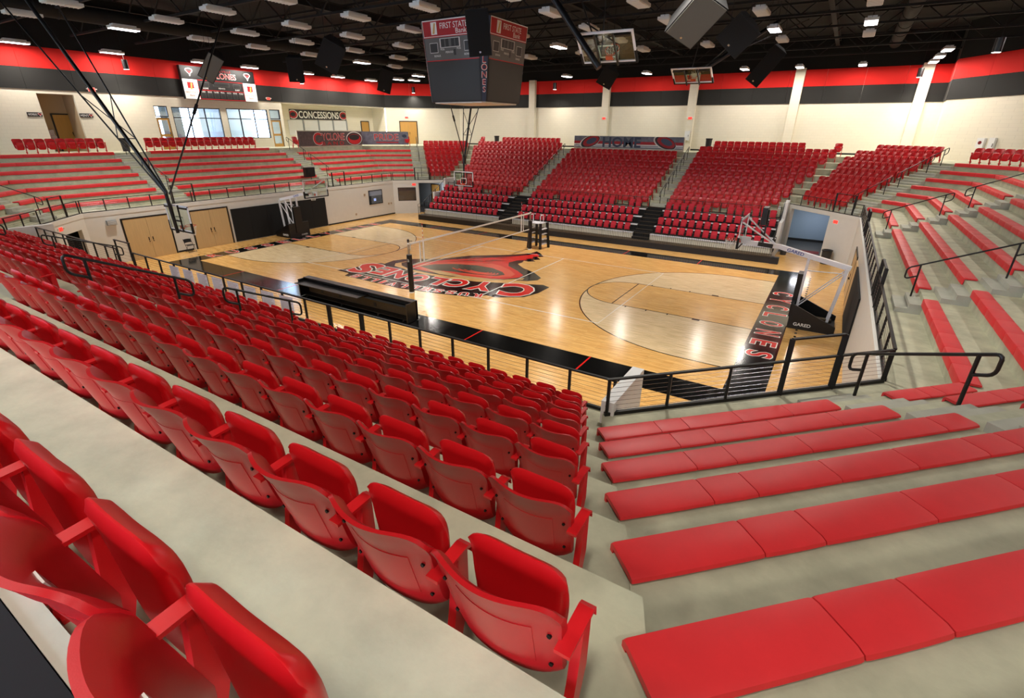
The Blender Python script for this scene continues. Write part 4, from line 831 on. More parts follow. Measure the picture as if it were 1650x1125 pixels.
def exit_sign(Mx, label, w=.34, h=.2):
    o = panel('exit_sign', label, 'exit sign', Mx, w, h, 'txtw', .06); flat(rect(-w/2+.01, w/2-.01, -h/2+.01, h/2-.01), Mx, 'exitm', 'lit_face', o, .003); text('EXIT', Mx @ Matrix.Translation((0, 0, .006)), h*.55, 'txtr', o, w=w*.7)
    for s in (-1, 1): MB().tube([Mx @ Vector((s*(w/2+.02), .02, -.03)), Mx @ Vector((s*(w/2+.08), .03, .03))], .035, 8).build('lamp_head', 'fixw', o, True, inv(o))
for x in (-3.8, 4.05): exit_sign(frame((x, 25.58, 8.05), (1, 0, 0), (0, 0, 1)), 'red exit sign on the far wall %s' % ('left of the banner' if x < 0 else 'right of the banner'))
exit_sign(frame((-26.4, -5.8, 9.2), (0, 1, 0), (0, 0, 1)), 'red exit sign on the black band above the restrooms', .4, .24); exit_sign(frame((-26.4, 6.8, 9.25), (0, 1, 0), (0, 0, 1)), 'red exit sign right of the wall scoreboard')
exit_sign(frame(pt('FR', 2.75, -.01, 2.35), (hh, -hh, 0), (0, 0, 1)), 'red exit sign beside the tunnel opening'); exit_sign(frame(pt('FL', -2.4, -.01, 2.48), (hh, hh, 0), (0, 0, 1)), 'red exit sign above the control room window'); exit_sign(frame(pt('NL', -2.05, -.01, 2.42), (-hh, hh, 0), (0, 0, 1)), 'red exit sign by the dark corner doorway')
exit_sign(frame((-24.95, 21.92, 8.1), (hh, hh, 0), (0, 0, 1)), 'red exit sign above the upper double door')
for k in range(8):
    x = -1.73+.822*k; Sm = frame((x, -14.55, 2.72), (1, 0, 0), (0, 0, 1)); o = panel('paper_sign', 'white paper sign on the near guard rail, %s from the left' % ordn(k+1), 'sign', Sm, .56, .46, 'paper', .006)
    for i in range(9): flat(rect(-.24, .24-.05*((i*7) % 3), .17-.04*i, .182-.04*i), Sm, 'greyt', 'printed_line', o, .002)
# ---------------------------------------------------------------- doors and windows
def leaf_door(name, label, Mx, w, h, leaves, mt, frame_mt='black', fw_=.08, glassd=None, th=.05):
    o = bpy.data.objects.new(name, None); COL.objects.link(o); o.location = Mx.translation; struct(o, label); I = inv(o)
    m = MB(); m.box(-w/2-fw_, -w/2, 0, h+fw_, -.02, .04, Mx); m.build('door_frame', frame_mt, o, Mx=I); MB().box(w/2, w/2+fw_, 0, h+fw_, -.02, .04, Mx).build('door_frame', frame_mt, o, Mx=I); MB().box(-w/2, w/2, h, h+fw_, -.02, .04, Mx).build('door_frame', frame_mt, o, Mx=I)
    lw = w/leaves
    for i in range(leaves):
        a = -w/2+lw*i+.006; b = a+lw-.012
        if glassd:
            m = MB(); e = .12
            m.box(a, a+e, 0, h, 0, .03, Mx); m.box(b-e, b, 0, h, 0, .03, Mx); m.box(a+e, b-e, h-.12, h, 0, .03, Mx); m.box(a+e, b-e, 0, .25, 0, .03, Mx); m.box(a+e, b-e, h*.42, h*.5, 0, .03, Mx)
            d = m.build('door_leaf', mt, o, Mx=I); MB().box(a+e, b-e, .25, h-.12, .012, .016, Mx).build('pane', 'glass', d)
        else: d = MB().box(a, b, .01, h, 0, .03, Mx).build('door_leaf', mt, o, Mx=I)
        hx = (b-.10 if i == 0 else a+.10); MB().box(hx-.025, hx+.025, 1.0, 1.18, .03, .04, Mx).build('lock_plate', 'dark', d); MB().box(hx-.02, hx+.02, .92, .96, .03, .09, Mx).build('handle', 'dark', d)
    return o
Lm = lambda y, z=0, x=-A+.002: frame((x, y, z), (0, 1, 0), (0, 0, 1))
leaf_door('door_1', 'tall maple double door at the left end, nearer one', Lm(-8.54), 2.36, 2.28, 2, 'door'); leaf_door('door_2', 'tall maple double door at the left end, beside the black pad', Lm(-4.93), 2.30, 2.28, 2, 'door')
leaf_door('door_3', 'oak double door in the upper far left corner', frame((-24.85, 22.02, CON), (hh, hh, 0), (0, 0, 1)), 1.75, 2.2, 2, 'door2', th=.05)
leaf_door('door_4', 'oak door inside the restroom alcove', frame((-28.28, -7.25, CON), (0, 1, 0), (0, 0, 1)), .92, 2.2, 1, 'door2'); leaf_door('door_5', 'oak door in the concession alcove', frame((-28.48, 19.2, CON), (0, 1, 0), (0, 0, 1)), 1.0, 2.15, 1, 'door2')
leaf_door('door_6', 'glazed oak lobby door left of the windows', frame((-26.6, -1.87, CON), (0, 1, 0), (0, 0, 1)), .84, 2.1, 1, 'door2', glassd=1, fw_=.04); leaf_door('door_7', 'glazed oak lobby door right of the windows', frame((-26.6, 7.22, CON), (0, 1, 0), (0, 0, 1)), .94, 2.1, 1, 'door2', glassd=1, fw_=.04)
leaf_door('door_8', 'wooden door in the far left corridor', frame((-16.9, 16.59, 0), (1, 0, 0), (0, 0, 1)), .95, 2.1, 1, 'door2')
leaf_door('door_9', 'maple door on the right end wall beyond the hoop', frame((A-.002, 4.9, 0), (0, -1, 0), (0, 0, 1)), 2.4, 2.1, 2, 'door')
def window(name, label, y0, y1, z0_, z1_, vs, hs, x=-26.6):
    o = bpy.data.objects.new(name, None); COL.objects.link(o); o.location = (x, (y0+y1)/2, z0_); struct(o, label); I = inv(o); t = .03
    for a, b, c, d in ((y0, y1, z0_, z0_+.06), (y0, y1, z1_-.06, z1_), (y0, y0+.06, z0_, z1_), (y1-.06, y1, z0_, z1_)): MB().box(x-.05, x+.06, a, b, c, d).build('window_frame', 'black', o, Mx=I)
    for v in vs: MB().box(x-.04, x+.05, v-t, v+t, z0_, z1_).build('mullion', 'black', o, Mx=I)
    for h_ in hs: MB().box(x-.04, x+.05, y0, y1, h_-t, h_+t).build('transom', 'black', o, Mx=I)
    ys = [y0, *vs, y1]; zs = [z0_, *hs, z1_]
    for a, b in zip(ys, ys[1:]):
        for c, d in zip(zs, zs[1:]): MB().box(x-.004, x+.004, a+.03, b-.03, c+.03, d-.03).build('pane', 'glass', o, Mx=I)
window('window_1', 'black framed lobby window, left of the two, six panes', -1.15, 2.47, 6.25, 8.36, (.1, 1.28), (7.65,)); window('window_2', 'black framed lobby window, right of the two, six panes', 2.95, 6.54, 6.2, 8.40, (4.1, 5.35), (7.65,))
window('window_3', 'transom pane above the left lobby door', -2.32, -1.42, 7.68, 8.40, (), ()); window('window_4', 'transom pane above the right lobby door', 6.72, 7.72, 7.68, 8.43, (), ())
for i, (a, b, c, d) in enumerate(holesN):
    x0, x1 = -26.5+a, -26.5+b; o = struct(MB().box(x0, x1, NYW-.12, NYW-.06, c, c+.06).build('window_%d' % (5+i), 'black'), 'added daylight window in the wall behind the camera, %s from the left' % ordn(i+1))
    for k in range(5): xx = x0+(x1-x0)*k/4; MB().box(xx-.03, xx+.03, NYW-.12, NYW-.06, c, d).build('mullion', 'black', o)
    for k in range(4): MB().box(x0+(x1-x0)*k/4+.03, x0+(x1-x0)*(k+1)/4-.03, NYW-.092, NYW-.088, c+.06, d).build('pane', 'glass', o)
# control room windows
for nm, lab, Mx in (('window_control', 'dark control room window in the far left corner wall', frame(pt('FL', -3.06, .05, 1.665), (hh, hh, 0), (0, 0, 1))), ('window_office', 'small dark window in the left end wall', frame((-A+.004, 9.22, 1.66), (0, 1, 0), (0, 0, 1)))):
    w, h = (1.58, 1.15) if 'control' in nm else (1.55, 1.15); o = bpy.data.objects.new(nm, None); COL.objects.link(o); o.location = Mx.translation; struct(o, lab); I = inv(o)
    for a, b, c, d in ((-w/2, w/2, -h/2, -h/2+.06), (-w/2, w/2, h/2-.06, h/2), (-w/2, -w/2+.06, -h/2, h/2), (w/2-.06, w/2, -h/2, h/2)): MB().box(a, b, c, d, -.03, .03, Mx).build('window_frame', 'black', o, Mx=I)
    if 'office' in nm: MB().box(-w/2, w/2, -h/2, h/2, .0, .004, Mx).build('dark_interior', 'floor2', o, Mx=I); MB().box(-w/2+.06, w/2-.06, .12, h/2-.06, .005, .012, Mx).build('blind', 'greyt', o, Mx=I)
    MB().box(-w/2+.06, w/2-.06, -h/2+.06, h/2-.06, .015, .02, Mx).build('pane', 'glass', o, Mx=I)
cp = tag(MB().box(-.05, .05, -.03, .03, 0, .0).data('t', 'grey') and thing('control_monitor', 'small lit monitor inside the left end office window', 'monitor', (-A+.02, 9.1, 1.35)), 'small lit monitor inside the left end office window', 'monitor'); MB().box(.0, .012, -.12, .12, 0, .2).build('screen', mat('monitor_face', (.6, .7, .9), .4, emit=(.6, .7, 1), es=.6), cp); MB().box(.0, .01, -.04, .04, -.06, 0).build('stand', 'black', cp)
# black wall pad, boxes, folding chair, bins
pd = thing('wall_pad', 'large black padded panel on the left end wall behind the hoop', 'wall pad', (-A, .2, 0))
for k in range(6): MB().box(.005, .06, -3.75+1.25*k+.004, -2.5+1.25*k-.004, .04, 2.14).build('pad_panel', 'black2', pd)
pd2 = thing('wall_pad', 'black padded panel on the right end wall behind the hoop', 'wall pad', (A, 0, 0))
for k in range(5): MB().box(-.06, -.005, -3.1+1.25*k+.004, -1.85+1.25*k-.004, .04, 2.14).build('pad_panel', 'black2' if k < 4 else 'door', pd2)
wb = thing('wall_box', 'small grey louvred box on the left end wall', 'wall box', (-A, -10.25, 2.1)); MB().box(.003, .16, -.22, .22, 0, .26).build('case', 'grey', wb)
for k in range(5): MB().box(.16, .17, -.2, .2, .03+.045*k, .05+.045*k).build('louvre', 'white', wb)
for i, (y, z) in enumerate(((8.0, 1.95), (10.7, .95), (11.0, .95), (6.9, .5))): o = thing('wall_plate', 'small wall plate on the left end wall, %s' % ('beside the office window', 'right of the office window, left one', 'right of the office window, right one', 'near the floor')[i], 'wall plate', (-A, y, z)); MB().box(.003, .05 if i == 0 else .012, -.08, .08, -.08, .08).build('plate', 'tan', o); MB().box(.012, .06 if i == 0 else .018, -.02, .02, -.03, .03).build('switch', 'grey', o)
def folding_chair(x, y, rz, label):
    o = thing('folding_chair', label, 'chair', (x, y, 0), rz)
    MB().slab(lambda u, v: (-.21+.42*u, -.02-.06*v, .58+.2*v-.03*abs(2*u-1)**4), lambda u, v: (-.21+.42*u, -.045-.06*v, .58+.2*v-.03*abs(2*u-1)**4), 6, 3).build('backrest', 'black', o, True); MB().box(-.2, .2, -.02, .36, .43, .455).build('seat', 'black', o)
    for s in (-1, 1): MB().tube([(s*.22, -.1, .8), (s*.22, .05, .45), (s*.22, .34, .0)], .011, 6).build('front_leg', 'dark', o, True); MB().tube([(s*.2, .28, .44), (s*.2, -.14, .0)], .011, 6).build('rear_leg', 'dark', o, True)
    MB().tube([(-.2, -.1, .05), (.2, -.1, .05)], .009, 6).build('stretcher', 'dark', o)
folding_chair(-A+.35, -6.75, -math.pi/2, 'black folding chair between the two maple doors')
def bin_(x, y, z, label, r=.24, h=.72):
    o = thing('trash_can', label, 'trash can', (x, y, z)); MB().lathe([(0, 0), (r*.82, 0), (r, h), (r-.015, h), (r*.8, .02), (0, .02)], 20).build('bin', 'floor2', o, True); MB().lathe([(r+.02, h-.03), (r+.03, h), (r+.02, h+.04), (r-.03, h+.045), (r-.04, h)], 20).build('rim', 'black', o, True)
bin_(16.3, 11.95, 0, 'dark grey trash can against the far right corner wall', .26, .78); bin_(-25.4, -5.2, CON, 'black trash can beside the left end upper chairs', .25, .75); bin_(-14.3, 23.4, CON, 'dark trash can behind the far stand, left', .24, .9); bin_(6.55, 22.4, CON, 'dark trash can with an emblem behind the far stand, right', .24, 1.0); bin_(-25.4, 8.6, CON, 'dark bin left of the band banner', .24, .75); bin_(14.0, 13.2, 0, 'small black bin beside the right cheek wall', .2, .5)
# drinking fountain in the restroom alcove
o = thing('drinking_fountain', 'steel drinking fountain in the restroom alcove', 'fountain', (-28.28, -8.25, CON)); MB().box(0, .4, -.3, .3, .55, .95).build('basin', 'chrome', o); MB().box(0, .1, -.34, .34, .95, 1.3).build('back_panel', 'chrome', o); MB().box(.28, .34, -.04, .04, .95, 1.0).build('spout', 'chrome', o)
# concession shutters
for k in range(4): o = thing('shutter', 'closed cream serving hatch in the concession alcove, %s from the left' % ordn(k+1), 'shutter', (-28.5, 10.6+1.75*k, CON+.9)); MB().box(.003, .03, -.78, .78, 0, 1.3).build('curtain', 'white', o); MB().box(.003, .06, .78, .92, -.1, 1.35).build('post', 'grey', o)
# defibrillator and cabinets on the far right corner wall
d = Vector((20.75-26.4, 23.2-14.3, 0)).normalized(); nW = Vector((-d.y, d.x, 0)); nW = nW if nW.x < 0 else -nW
for nm, lab, t, z, w, h in (('wall_cabinet', 'white wall cabinet with a dark red window above the corner chairs', 2.9, 6.55, .5, .55), ('electrical_panel', 'tall white electrical panel on the far right corner wall', 2.15, 6.45, .38, .8)):
    c = Vector((20.75, 23.2, z))-d*((Vector((26.4, 14.3, 0))-Vector((20.75, 23.2, 0))).length-t-3.9+0) ; Mx = frame(c+nW*.02, -d, (0, 0, 1))
    if Mx.col[2].xyz.dot(nW) < 0: Mx = frame(c+nW*.02, d, (0, 0, 1))
    o = panel(nm, lab, 'cabinet', Mx @ Matrix.Translation((0, 0, .14)), w, h, 'white', .14)
    if nm == 'wall_cabinet': flat(ell(0, .02, .13, .1), Mx, 'matred', 'window', o, .145)
    else: MB().box(w/2-.06, w/2-.04, -.1, .1, .14, .16, Mx).build('handle', 'dark', o, Mx=inv(o)); 
o = thing('electrical_panel', 'white electrical panel on the far wall column', 'cabinet', (4.0, 25.6, 6.3)); MB().box(-.2, .2, -.1, 0, 0, .75).build('case', 'white', o); MB().box(.1, .13, -.13, -.1, .3, .45).build('handle', 'dark', o)
# ---------------------------------------------------------------- basketball hoops
NETM = {}
def net(r=.225, L=.42):
    m = MB(); n = 12
    for k in range(n):
        for sg in (1, -1):
            pts = []
            for i in range(5):
                t = i/4; a = 2*math.pi*(k+sg*t*1.5)/n; rr = r*(1-.45*t); pts.append((rr*math.cos(a), rr*math.sin(a), -L*t))
            m.tube(pts, .006, 4, False)
    return m.data('net', 'net')
def backboard(o, Mx, W_=1.83, Hh=1.07, I=None):
    """Mx: x across, y up, z towards the rim; origin at the lower middle of the glass"""
    I = I or inv(o); e = .05
    MB().box(-W_/2, W_/2, 0, Hh, -.008, .008, Mx).build('glass', 'bglass', o, Mx=I)
    for a, b, c, d in ((-W_/2-.02, W_/2+.02, -.02, e), (-W_/2-.02, W_/2+.02, Hh-e, Hh+.02), (-W_/2-.02, -W_/2+e, 0, Hh), (W_/2-e, W_/2+.02, 0, Hh)): MB().box(a, b, c, d, -.025, .014, Mx).build('board_frame', 'steel', o, Mx=I)
    for a, b, c, d in ((-.3, .3, .15, .2), (-.3, .3, .55, .6), (-.3, -.25, .15, .6), (.25, .3, .15, .6)): flat(rect(a, b, c, d), Mx, 'txtw', 'target_square', o, .012)
    for s in (-1, 1): MB().box(s*W_/2-.04 if s > 0 else -W_/2-.03, s*W_/2+.03 if s > 0 else -W_/2+.04, -.05, .38, -.04, .04, Mx).build('edge_padding', 'black2', o, Mx=I)
    MB().box(-W_/2, W_/2, -.06, .0, -.04, .04, Mx).build('edge_padding', 'black2', o, Mx=I)
    MB().box(-.12, .12, .06, .2, .008, .07, Mx).build('rim_bracket', 'orange', o, Mx=I)
    R_ = .229; m = MB(); m.tube([Mx @ Vector((R_*math.cos(t), .15, .15+R_+R_*math.sin(t))) for t in (2*math.pi*i/24 for i in range(25))], .011, 6, False); m.tube([Mx @ Vector((-.1, .12, .05)), Mx @ Vector((-.12, .14, .25))], .01, 5); m.tube([Mx @ Vector((.1, .12, .05)), Mx @ Vector((.12, .14, .25))], .01, 5)
    rm = m.build('rim', 'orange', o, True, I)
    if 'n' not in NETM: NETM['n'] = net()
    up_ = Mx @ Vector((0, 1, 0))-Mx @ Vector((0, 0, 0)); c = Mx @ Vector((0, .14, .15+R_))
    fz = frame(c, Mx.col[0].xyz, Mx.col[2].xyz); zz = fz.col[2].xyz
    if zz.dot(up_) < 0: fz = frame(c, Mx.col[0].xyz, -Mx.col[2].xyz)
    link('net', NETM['n'], rm, fz)
def portable(sx, label):
    """wheeled hoop facing the court centre; sx = +1 stands at the right end"""
    o = thing('portable_hoop', label, 'basketball hoop', (sx*16.4, 0, 0), 0, 'portable basketball hoops'); I = inv(o); X = lambda x, y, z: Vector((sx*x, y, z))
    def bx(x0, x1, y0, y1, z0, z1): return (min(sx*x0, sx*x1), max(sx*x0, sx*x1), y0, y1, z0, z1)
    backboard(o, frame(X(13.105, 0, 2.9), (0, sx, 0), (0, 0, 1)) if sx < 0 else frame(X(13.105, 0, 2.9), (0, -1, 0), (0, 0, 1)))
    P = [(15.5, .98), (17.05, .30), (17.05, 0), (15.5, 0)]
    for s in (-1, 1): y = s*.78; m = MB(); m.hexa([X(a, y-.03, b) for a, b in P], [X(a, y+.03, b) for a, b in P]); m.build('base_side', 'black', o, Mx=I)
    MB().box(*bx(15.45, 15.52, -.8, .8, 0, .98)).build('base_front', 'black', o, Mx=I); MB().box(*bx(15.5, 17.05, -.76, .76, .04, .12)).build('base_floor', 'dark', o, Mx=I)
    MB().box(*bx(15.4, 15.58, -.28, .28, .3, 2.05)).build('front_padding', 'black', o, Mx=I)
    for s in (-1, 1): MB().box(*bx(16.2, 16.9, s*.45-.12, s*.45+.12, .12, .22)).build('ballast_block', 'brown', o, Mx=I)
    for s in (-1, 1): MB().bar(X(15.62, s*.22, .7), X(15.62, s*.22, 2.62), .09).build('front_upright', 'steel', o, Mx=I); MB().bar(X(16.75, s*.22, .3), X(16.95, s*.22, 2.42), .09).build('rear_upright', 'steel', o, Mx=I); MB().tube([X(15.66, s*.22, .8), X(16.92, s*.22, 2.3)], .022, 6).build('diagonal_brace', 'steel', o, Mx=I)
    MB().tube([X(15.65, 0, 2.15), X(16.9, 0, 2.2)], .018, 6).build('cross_brace', 'steel', o, Mx=I)
    MB().bar(X(13.75, 0, 2.98), X(14.3, 0, 2.95), .22, .16).build('arm_padding', 'black', o, Mx=I)
    m = MB(); P2 = [(13.3, 2.98), (14.55, 2.95), (15.6, 2.72), (17.05, 2.42)]
    for (a, b), (c, d) in zip(P2, P2[1:]): m.bar(X(a, 0, b), X(c, 0, d), .2, .17)
    m.build('extension_arm', 'steel', o, Mx=I)
    for s in (-1, 1): MB().tube([X(13.14, s*.72, 3.85), X(14.35, s*.1, 3.02)], .03, 8).build('board_strut', 'steel', o, True, I)
    MB().bar(X(13.2, 0, 2.92), X(13.2, 0, 3.2), .5, .1).build('board_mount', 'steel', o, Mx=I)
    # shot clock on a mast
    if sx > 0:
        MB().bar(X(13.9, 0, 3.02), X(13.9, 0, 4.3), .06).build('clock_mast', 'black', o, Mx=I); MB().box(*bx(13.7, 13.88, -.3, .3, 3.75, 4.4)).build('shot_clock', 'black', o, Mx=I); MB().box(*bx(13.68, 13.70, -.12, .12, 3.78, 3.9)).build('clock_label', 'txtw', o, Mx=I)
    # lettering on both sides
    for s in (-1, 1):
        dx = 1 if s < 0 else -1; a, c = Vector((sx*14.55, s*.101, 2.95)), Vector((sx*15.6, s*.101, 2.72)); mid = a*.45+c*.55; dr = (c-a).normalized()*sx*dx
        text('GARED', frame(mid, dr, (0, 0, 1)), .12, 'txtb', o, w=.62, off=.02); text('GARED', frame(Vector((sx*15.95, s*.812, .2)), (dx, 0, 0), (0, 0, 1)), .13, 'txtw', o, w=.6, off=.02)
    text('GARED', frame(Vector((sx*15.448, .35, .13)), (0, -sx, 0), (0, 0, 1)), .1, 'txtw', o, w=.5, off=.02)
    return o
portable(1, 'white portable hoop with shot clock at the right end'); portable(-1, 'white portable hoop in front of the left black wall pad')
def hung(x, sy, label, top=(0, 0)):
    """ceiling hung side hoop in playing position; glass at y = sy*11.05"""
    o = thing('hanging_hoop', label, 'basketball hoop', (x, sy*11.1, 2.9), 0, 'ceiling hung basketball hoops'); I = inv(o); Y = lambda y: sy*y
    backboard(o, frame((x, Y(11.05), 2.9), (sy, 0, 0), (0, 0, 1)) if sy > 0 else frame((x, Y(11.05), 2.9), (-1, 0, 0), (0, 0, 1)), I=I)
    for s in (-1, 1): MB().bar((x+s*.25, Y(11.12), 2.85), (x+s*.25, Y(11.12), 4.0), .05).build('board_upright', 'black', o, Mx=I); MB().box(x+s*.6-.3, x+s*.6+.3, min(Y(11.08), Y(11.13)), max(Y(11.08), Y(11.13)), 3.85, 3.92).build('corner_bracket', 'black', o, Mx=I)
    MB().box(x-.28, x+.28, min(Y(11.09), Y(11.17)), max(Y(11.09), Y(11.17)), 3.3, 3.36).build('cross_bar', 'black', o, Mx=I)
    a = Vector((x-.1, Y(11.2), 2.8)); k = Vector((x-.1, Y(11.28), 4.55)); t = Vector((x-4.2+top[0], Y(12.7+top[1]), 11.9)) if sy < 0 else Vector((x+.9, Y(12.0), 12.0))
    MB().tube([a, k], .07, 10).build('lower_mast', 'black', o, True, I); MB().tube([k-(t-k).normalized()*.1, t], .075, 10).build('main_mast', 'black', o, True, I)
    w = Vector((1.0, 0, 0)) if sy > 0 else Vector((.75, .35, 0)).normalized()*1.0
    tops = []
    for s in (-1, 1):
        p = t+w*s*1.25; tops.append(p); MB().tube([k+w*s*.08, p], .032, 8).build('side_mast', 'black', o, True, I)
    for f0, f1 in ((.30, .55), (.55, .30)):
        for s in (-1, 1): pass
    q = lambda s, f: (k+w*s*.08).lerp(tops[0 if s < 0 else 1], f)
    for (s0, f0, s1, f1) in ((-1, .28, 1, .28), (-1, .5, 1, .28), (-1, .28, 1, .5)): MB().tube([q(s0, f0), q(s1, f1)], .02, 6).build('lattice_brace', 'black', o, True, I)
    b = Vector((x+.15, Y(11.25), 4.45)); e = Vector((x-.9 if sy < 0 else x+.3, Y(6.5 if sy < 0 else 8.0), 11.9)); MB().tube([b, e], .035, 8).build('folding_brace', 'black', o, True, I); MB().tube([b.lerp(e, .42), b.lerp(e, .47)], .07, 8).build('brace_joint', 'black', o, True, I)
    return o
hung(-8.1, -1, 'ceiling hung hoop on long black masts at the near left sideline'); hung(-9.3, 1, 'ceiling hung hoop in front of the far stand')
def folded(c, yawd, tilt, label, mast):
    Rm = Matrix.Translation(c) @ Matrix.Rotation(yawd, 4, 'Z') @ Matrix.Rotation(tilt, 4, 'X')
    o = thing('folded_hoop', label, 'basketball hoop', c, 0, 'ceiling hung basketball hoops'); I = inv(o)
    backboard(o, Rm @ Matrix.Translation((0, -.5, 0)), I=I)
    for s in (-1, 1): MB().box(s*.3-.025, s*.3+.025, -.55, .55, -.12, -.06, Rm).build('board_upright', 'black', o, Mx=I); MB().box(s*.6-.25, s*.6+.25, .42, .48, -.09, -.03, Rm).build('corner_bracket', 'black', o, Mx=I)
    a, b = mast; MB().tube([a, b], .10, 12).build('main_mast', 'black', o, True, I)
    for s in (-1, 1): MB().tube([Rm @ Vector((s*.3, .3, -.1)), Vector(b)+Vector((s*1.2, .3, 0))], .025, 6).build('side_mast', 'black', o, True, I)
    MB().tube([Rm @ Vector((.1, .1, -.2)), Vector(a)+Vector((-.3, .9, 2.9))], .02, 6).build('folding_brace', 'black', o, True, I)
folded(Vector((8.72, -4.98, 9.48)), math.pi+.05, math.radians(44), 'basketball hoop folded up against the roof, nearer one', (Vector((8.82, -5.75, 8.86)), Vector((6.1, -5.6, 12.0))))
folded(Vector((8.85, 5.5, 9.5)), math.pi+.02, math.radians(30), 'basketball hoop folded up against the roof, farther one', (Vector((9.2, 5.9, 9.75)), Vector((11.9, 8.2, 11.9))))
# ---------------------------------------------------------------- volleyball net
def vpost(y, label):
    o = thing('volleyball_post', label, 'post', (0, y, 0), 0, 'volleyball net posts'); MB().tube([(0, 0, 0), (0, 0, 2.46)], .045, 12).build('pole', 'chrome', o, True); MB().tube([(0, 0, 2.38), (0, 0, 2.5)], .052, 12).build('cap', 'black', o, True)
    MB().tube([(0, 0, .02), (0, 0, 1.8)], .125, 14).build('post_padding', 'black', o, True); MB().tube([(0, 0, .0), (0, 0, .05)], .13, 14).build('padding_hem', 'txtw', o, True); MB().tube([(0, 0, 2.28), (0, 0, 2.33)], .05, 12).build('band', 'txtw', o, True); MB().tube([(0, 0, 2.42), (.22, .02, 2.44)], .014, 6).build('crank', 'black', o, True)
    text('SA', frame((.05, y-.128, 1.55), (1, 0, 0), (0, 0, 1)), .14, 'txtw', o, 'printed_mark', w=.11) if y < 0 else None
vpost(-5.5, 'padded volleyball post nearest the scorer table'); vpost(5.6, 'padded volleyball post beside the referee stand')
vn = thing('volleyball_net', 'white taped volleyball net across the court', 'net', (0, 0, 0)); NT, NB = 2.28, 1.28
MB().box(-.012, .012, -5.35, 5.45, NT-.05, NT+.03).build('top_tape', 'net', vn); MB().box(-.01, .01, -5.35, 5.45, NB-.025, NB+.025).build('bottom_tape', 'net', vn)
for y in (-4.75, 4.75): MB().box(-.012, .012, y-.03, y+.03, NB, NT).build('side_tape', 'net', vn)
for y in (-4.5, 4.5):
    MB().box(-.014, .014, y-.04, y+.04, NB, NT).build('antenna_sleeve', 'net', vn)
    for k in range(8): MB().tube([(0, y, NT+.1*k), (0, y, NT+.1*(k+1))], .011, 6).build('antenna_band', 'txtr' if k % 2 else 'txtw', vn)
m = MB()
for k in range(96): y = -4.7+9.4*k/95; m.bar((0, y, NB), (0, y, NT), .0045)
for k in range(10): m.bar((0, -4.7, NB+.1*k), (0, 4.7, NB+.1*k), .0045)
mo = m.build('mesh', 'mesh', vn); mo['kind'] = 'stuff'
MB().tube([(0, -5.5, 2.36), (0, -5.3, NT-.02)], .02, 6).build('end_strap', 'net', vn); MB().tube([(0, -5.38, NT), (0, -5.4, NT-.3)], .02, 6).build('end_strap', 'net', vn); MB().tube([(0, -5.5, NB-.12), (0, -5.3, NB)], .016, 6).build('end_strap', 'net', vn); MB().tube([(0, 5.4, NB), (0, 5.6, NB+.02)], .016, 6).build('end_strap', 'net', vn)
rs = thing('referee_stand', 'tall padded referee stand with white steps beside the far post', 'referee stand', (.25, 6.2, 0))
for x, y in ((-.55, -.3), (.35, -.3), (.5, .55), (-.4, .55)): MB().bar((x, y, 0), (x*.85, y*.75, 1.62), .13, .13).build('padded_leg', 'black', rs)
MB().box(-.5, .32, -.28, .42, 1.58, 1.63).build('platform', 'steel', rs)
for k in range(4): MB().box(.3, .46, -.22, .4, .28+.32*k, .32+.32*k).build('step', 'steel', rs); MB().box(-.52, -.42, -.22, .4, .28+.32*k, .32+.32*k).build('step', 'steel', rs)
for x in (-.45, .28): MB().tube([(x, -.25, 1.6), (x, -.25, 2.05), (x, -.2, 2.12), (x, .1, 2.12), (x, .15, 2.05), (x, .15, 1.6)], .025, 8).build('hand_hoop', 'steel', rs, True)
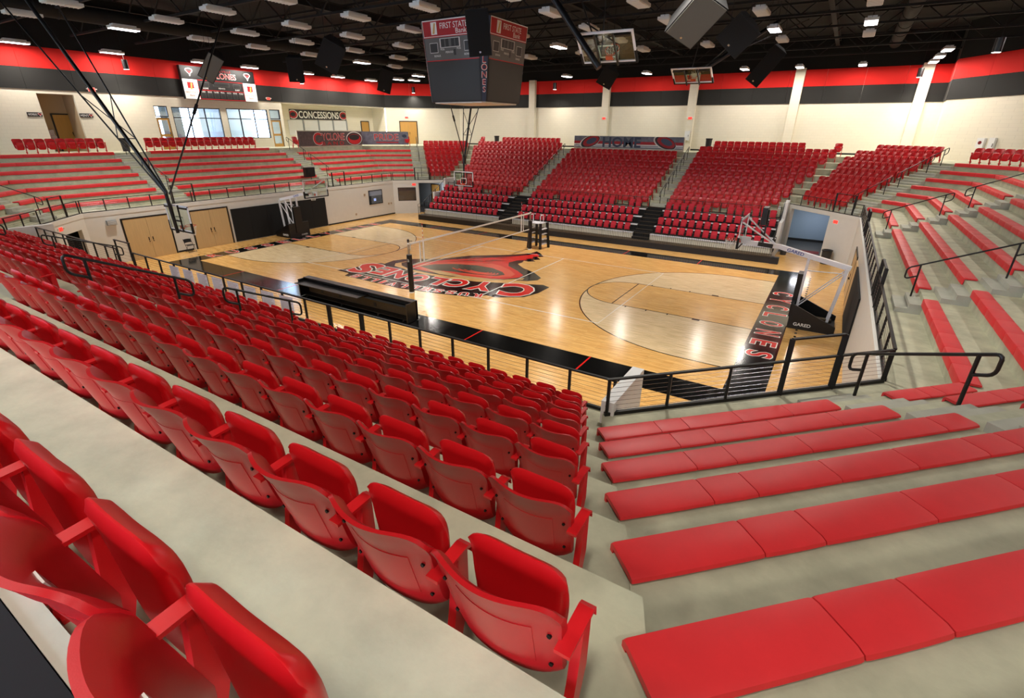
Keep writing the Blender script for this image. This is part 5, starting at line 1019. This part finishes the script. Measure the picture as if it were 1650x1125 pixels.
# ---------------------------------------------------------------- scorer table
st = thing('scorer_table', 'long black scorer table on the near sideline', 'table', (-.6, -8.4, 0)); I = inv(st); x0, x1 = -3.88, 2.72
MB().box(x0, x1, -8.2, -8.1, .02, .80).build('front_panel', 'black', st, Mx=I); MB().box(x0, x1, -8.42, -8.1, .80, .83).build('top_ledge', 'black', st, Mx=I); MB().box(x0+.04, x1-.04, -8.30, -8.2, .52, .80).build('display_back', 'black2', st, Mx=I)
for a, b in ((x0, x0+.05), (x1-.05, x1)): MB().box(a, b, -8.72, -8.1, .02, .80).build('end_panel', 'black', st, Mx=I)
MB().box(x0+.05, .2, -8.95, -8.32, .66, .69).build('writing_shelf', 'black', st, Mx=I); MB().box(.2, x1-.05, -8.6, -8.3, .60, .62).build('shelf_edge', 'dark', st, Mx=I); MB().box(x0+.05, x1-.05, -8.24, -8.2, .08, .5).build('inner_panel', 'brown', st, Mx=I); MB().box(x0+.05, x1-.05, -8.6, -8.22, .08, .11).build('bottom_rail', 'black', st, Mx=I)
for x in (-2.9, -1.7, .45): MB().box(x-.07, x+.07, -8.255, -8.24, .2, .36).build('outlet', 'black', st, Mx=I)
for x in (-3.5, -1.2, 1.0, 2.4): MB().tube([(x, -8.66, .04), (x, -8.58, .04)], .04, 8).build('caster', 'dark', st, Mx=I)
# ---------------------------------------------------------------- portable loudspeaker on the left end benches, black drape behind the camera side chairs
sp = thing('monitor_stand', 'black music stand and equipment box on the left end tiers', 'equipment', pt('W', 4.25, rowd('W', 1)+.58, rowz(1))); MB().box(-.15, .15, -.5, .35, .35, 1.05).build('box', 'black', sp); MB().tube([(.2, -.1, 0), (.2, -.1, .7)], .02, 6).build('pole', 'dark', sp)
for k in range(3): a = 2*math.pi*k/3; MB().tube([(.2, -.1, .25), (.2+.25*math.cos(a), -.1+.25*math.sin(a), 0)], .012, 5).build('leg', 'dark', sp)
MB().box(.16, .2, -.35, .15, .6, .95).build('tray', 'black', sp)
dr = thing('black_drape', 'black cloth covered ledge behind the nearest chair row', 'cloth', (13.5, -22.35, CON)); MB().box(-4, 1.45, -.4, .275, 0, .145).build('cloth', 'rubber', dr)
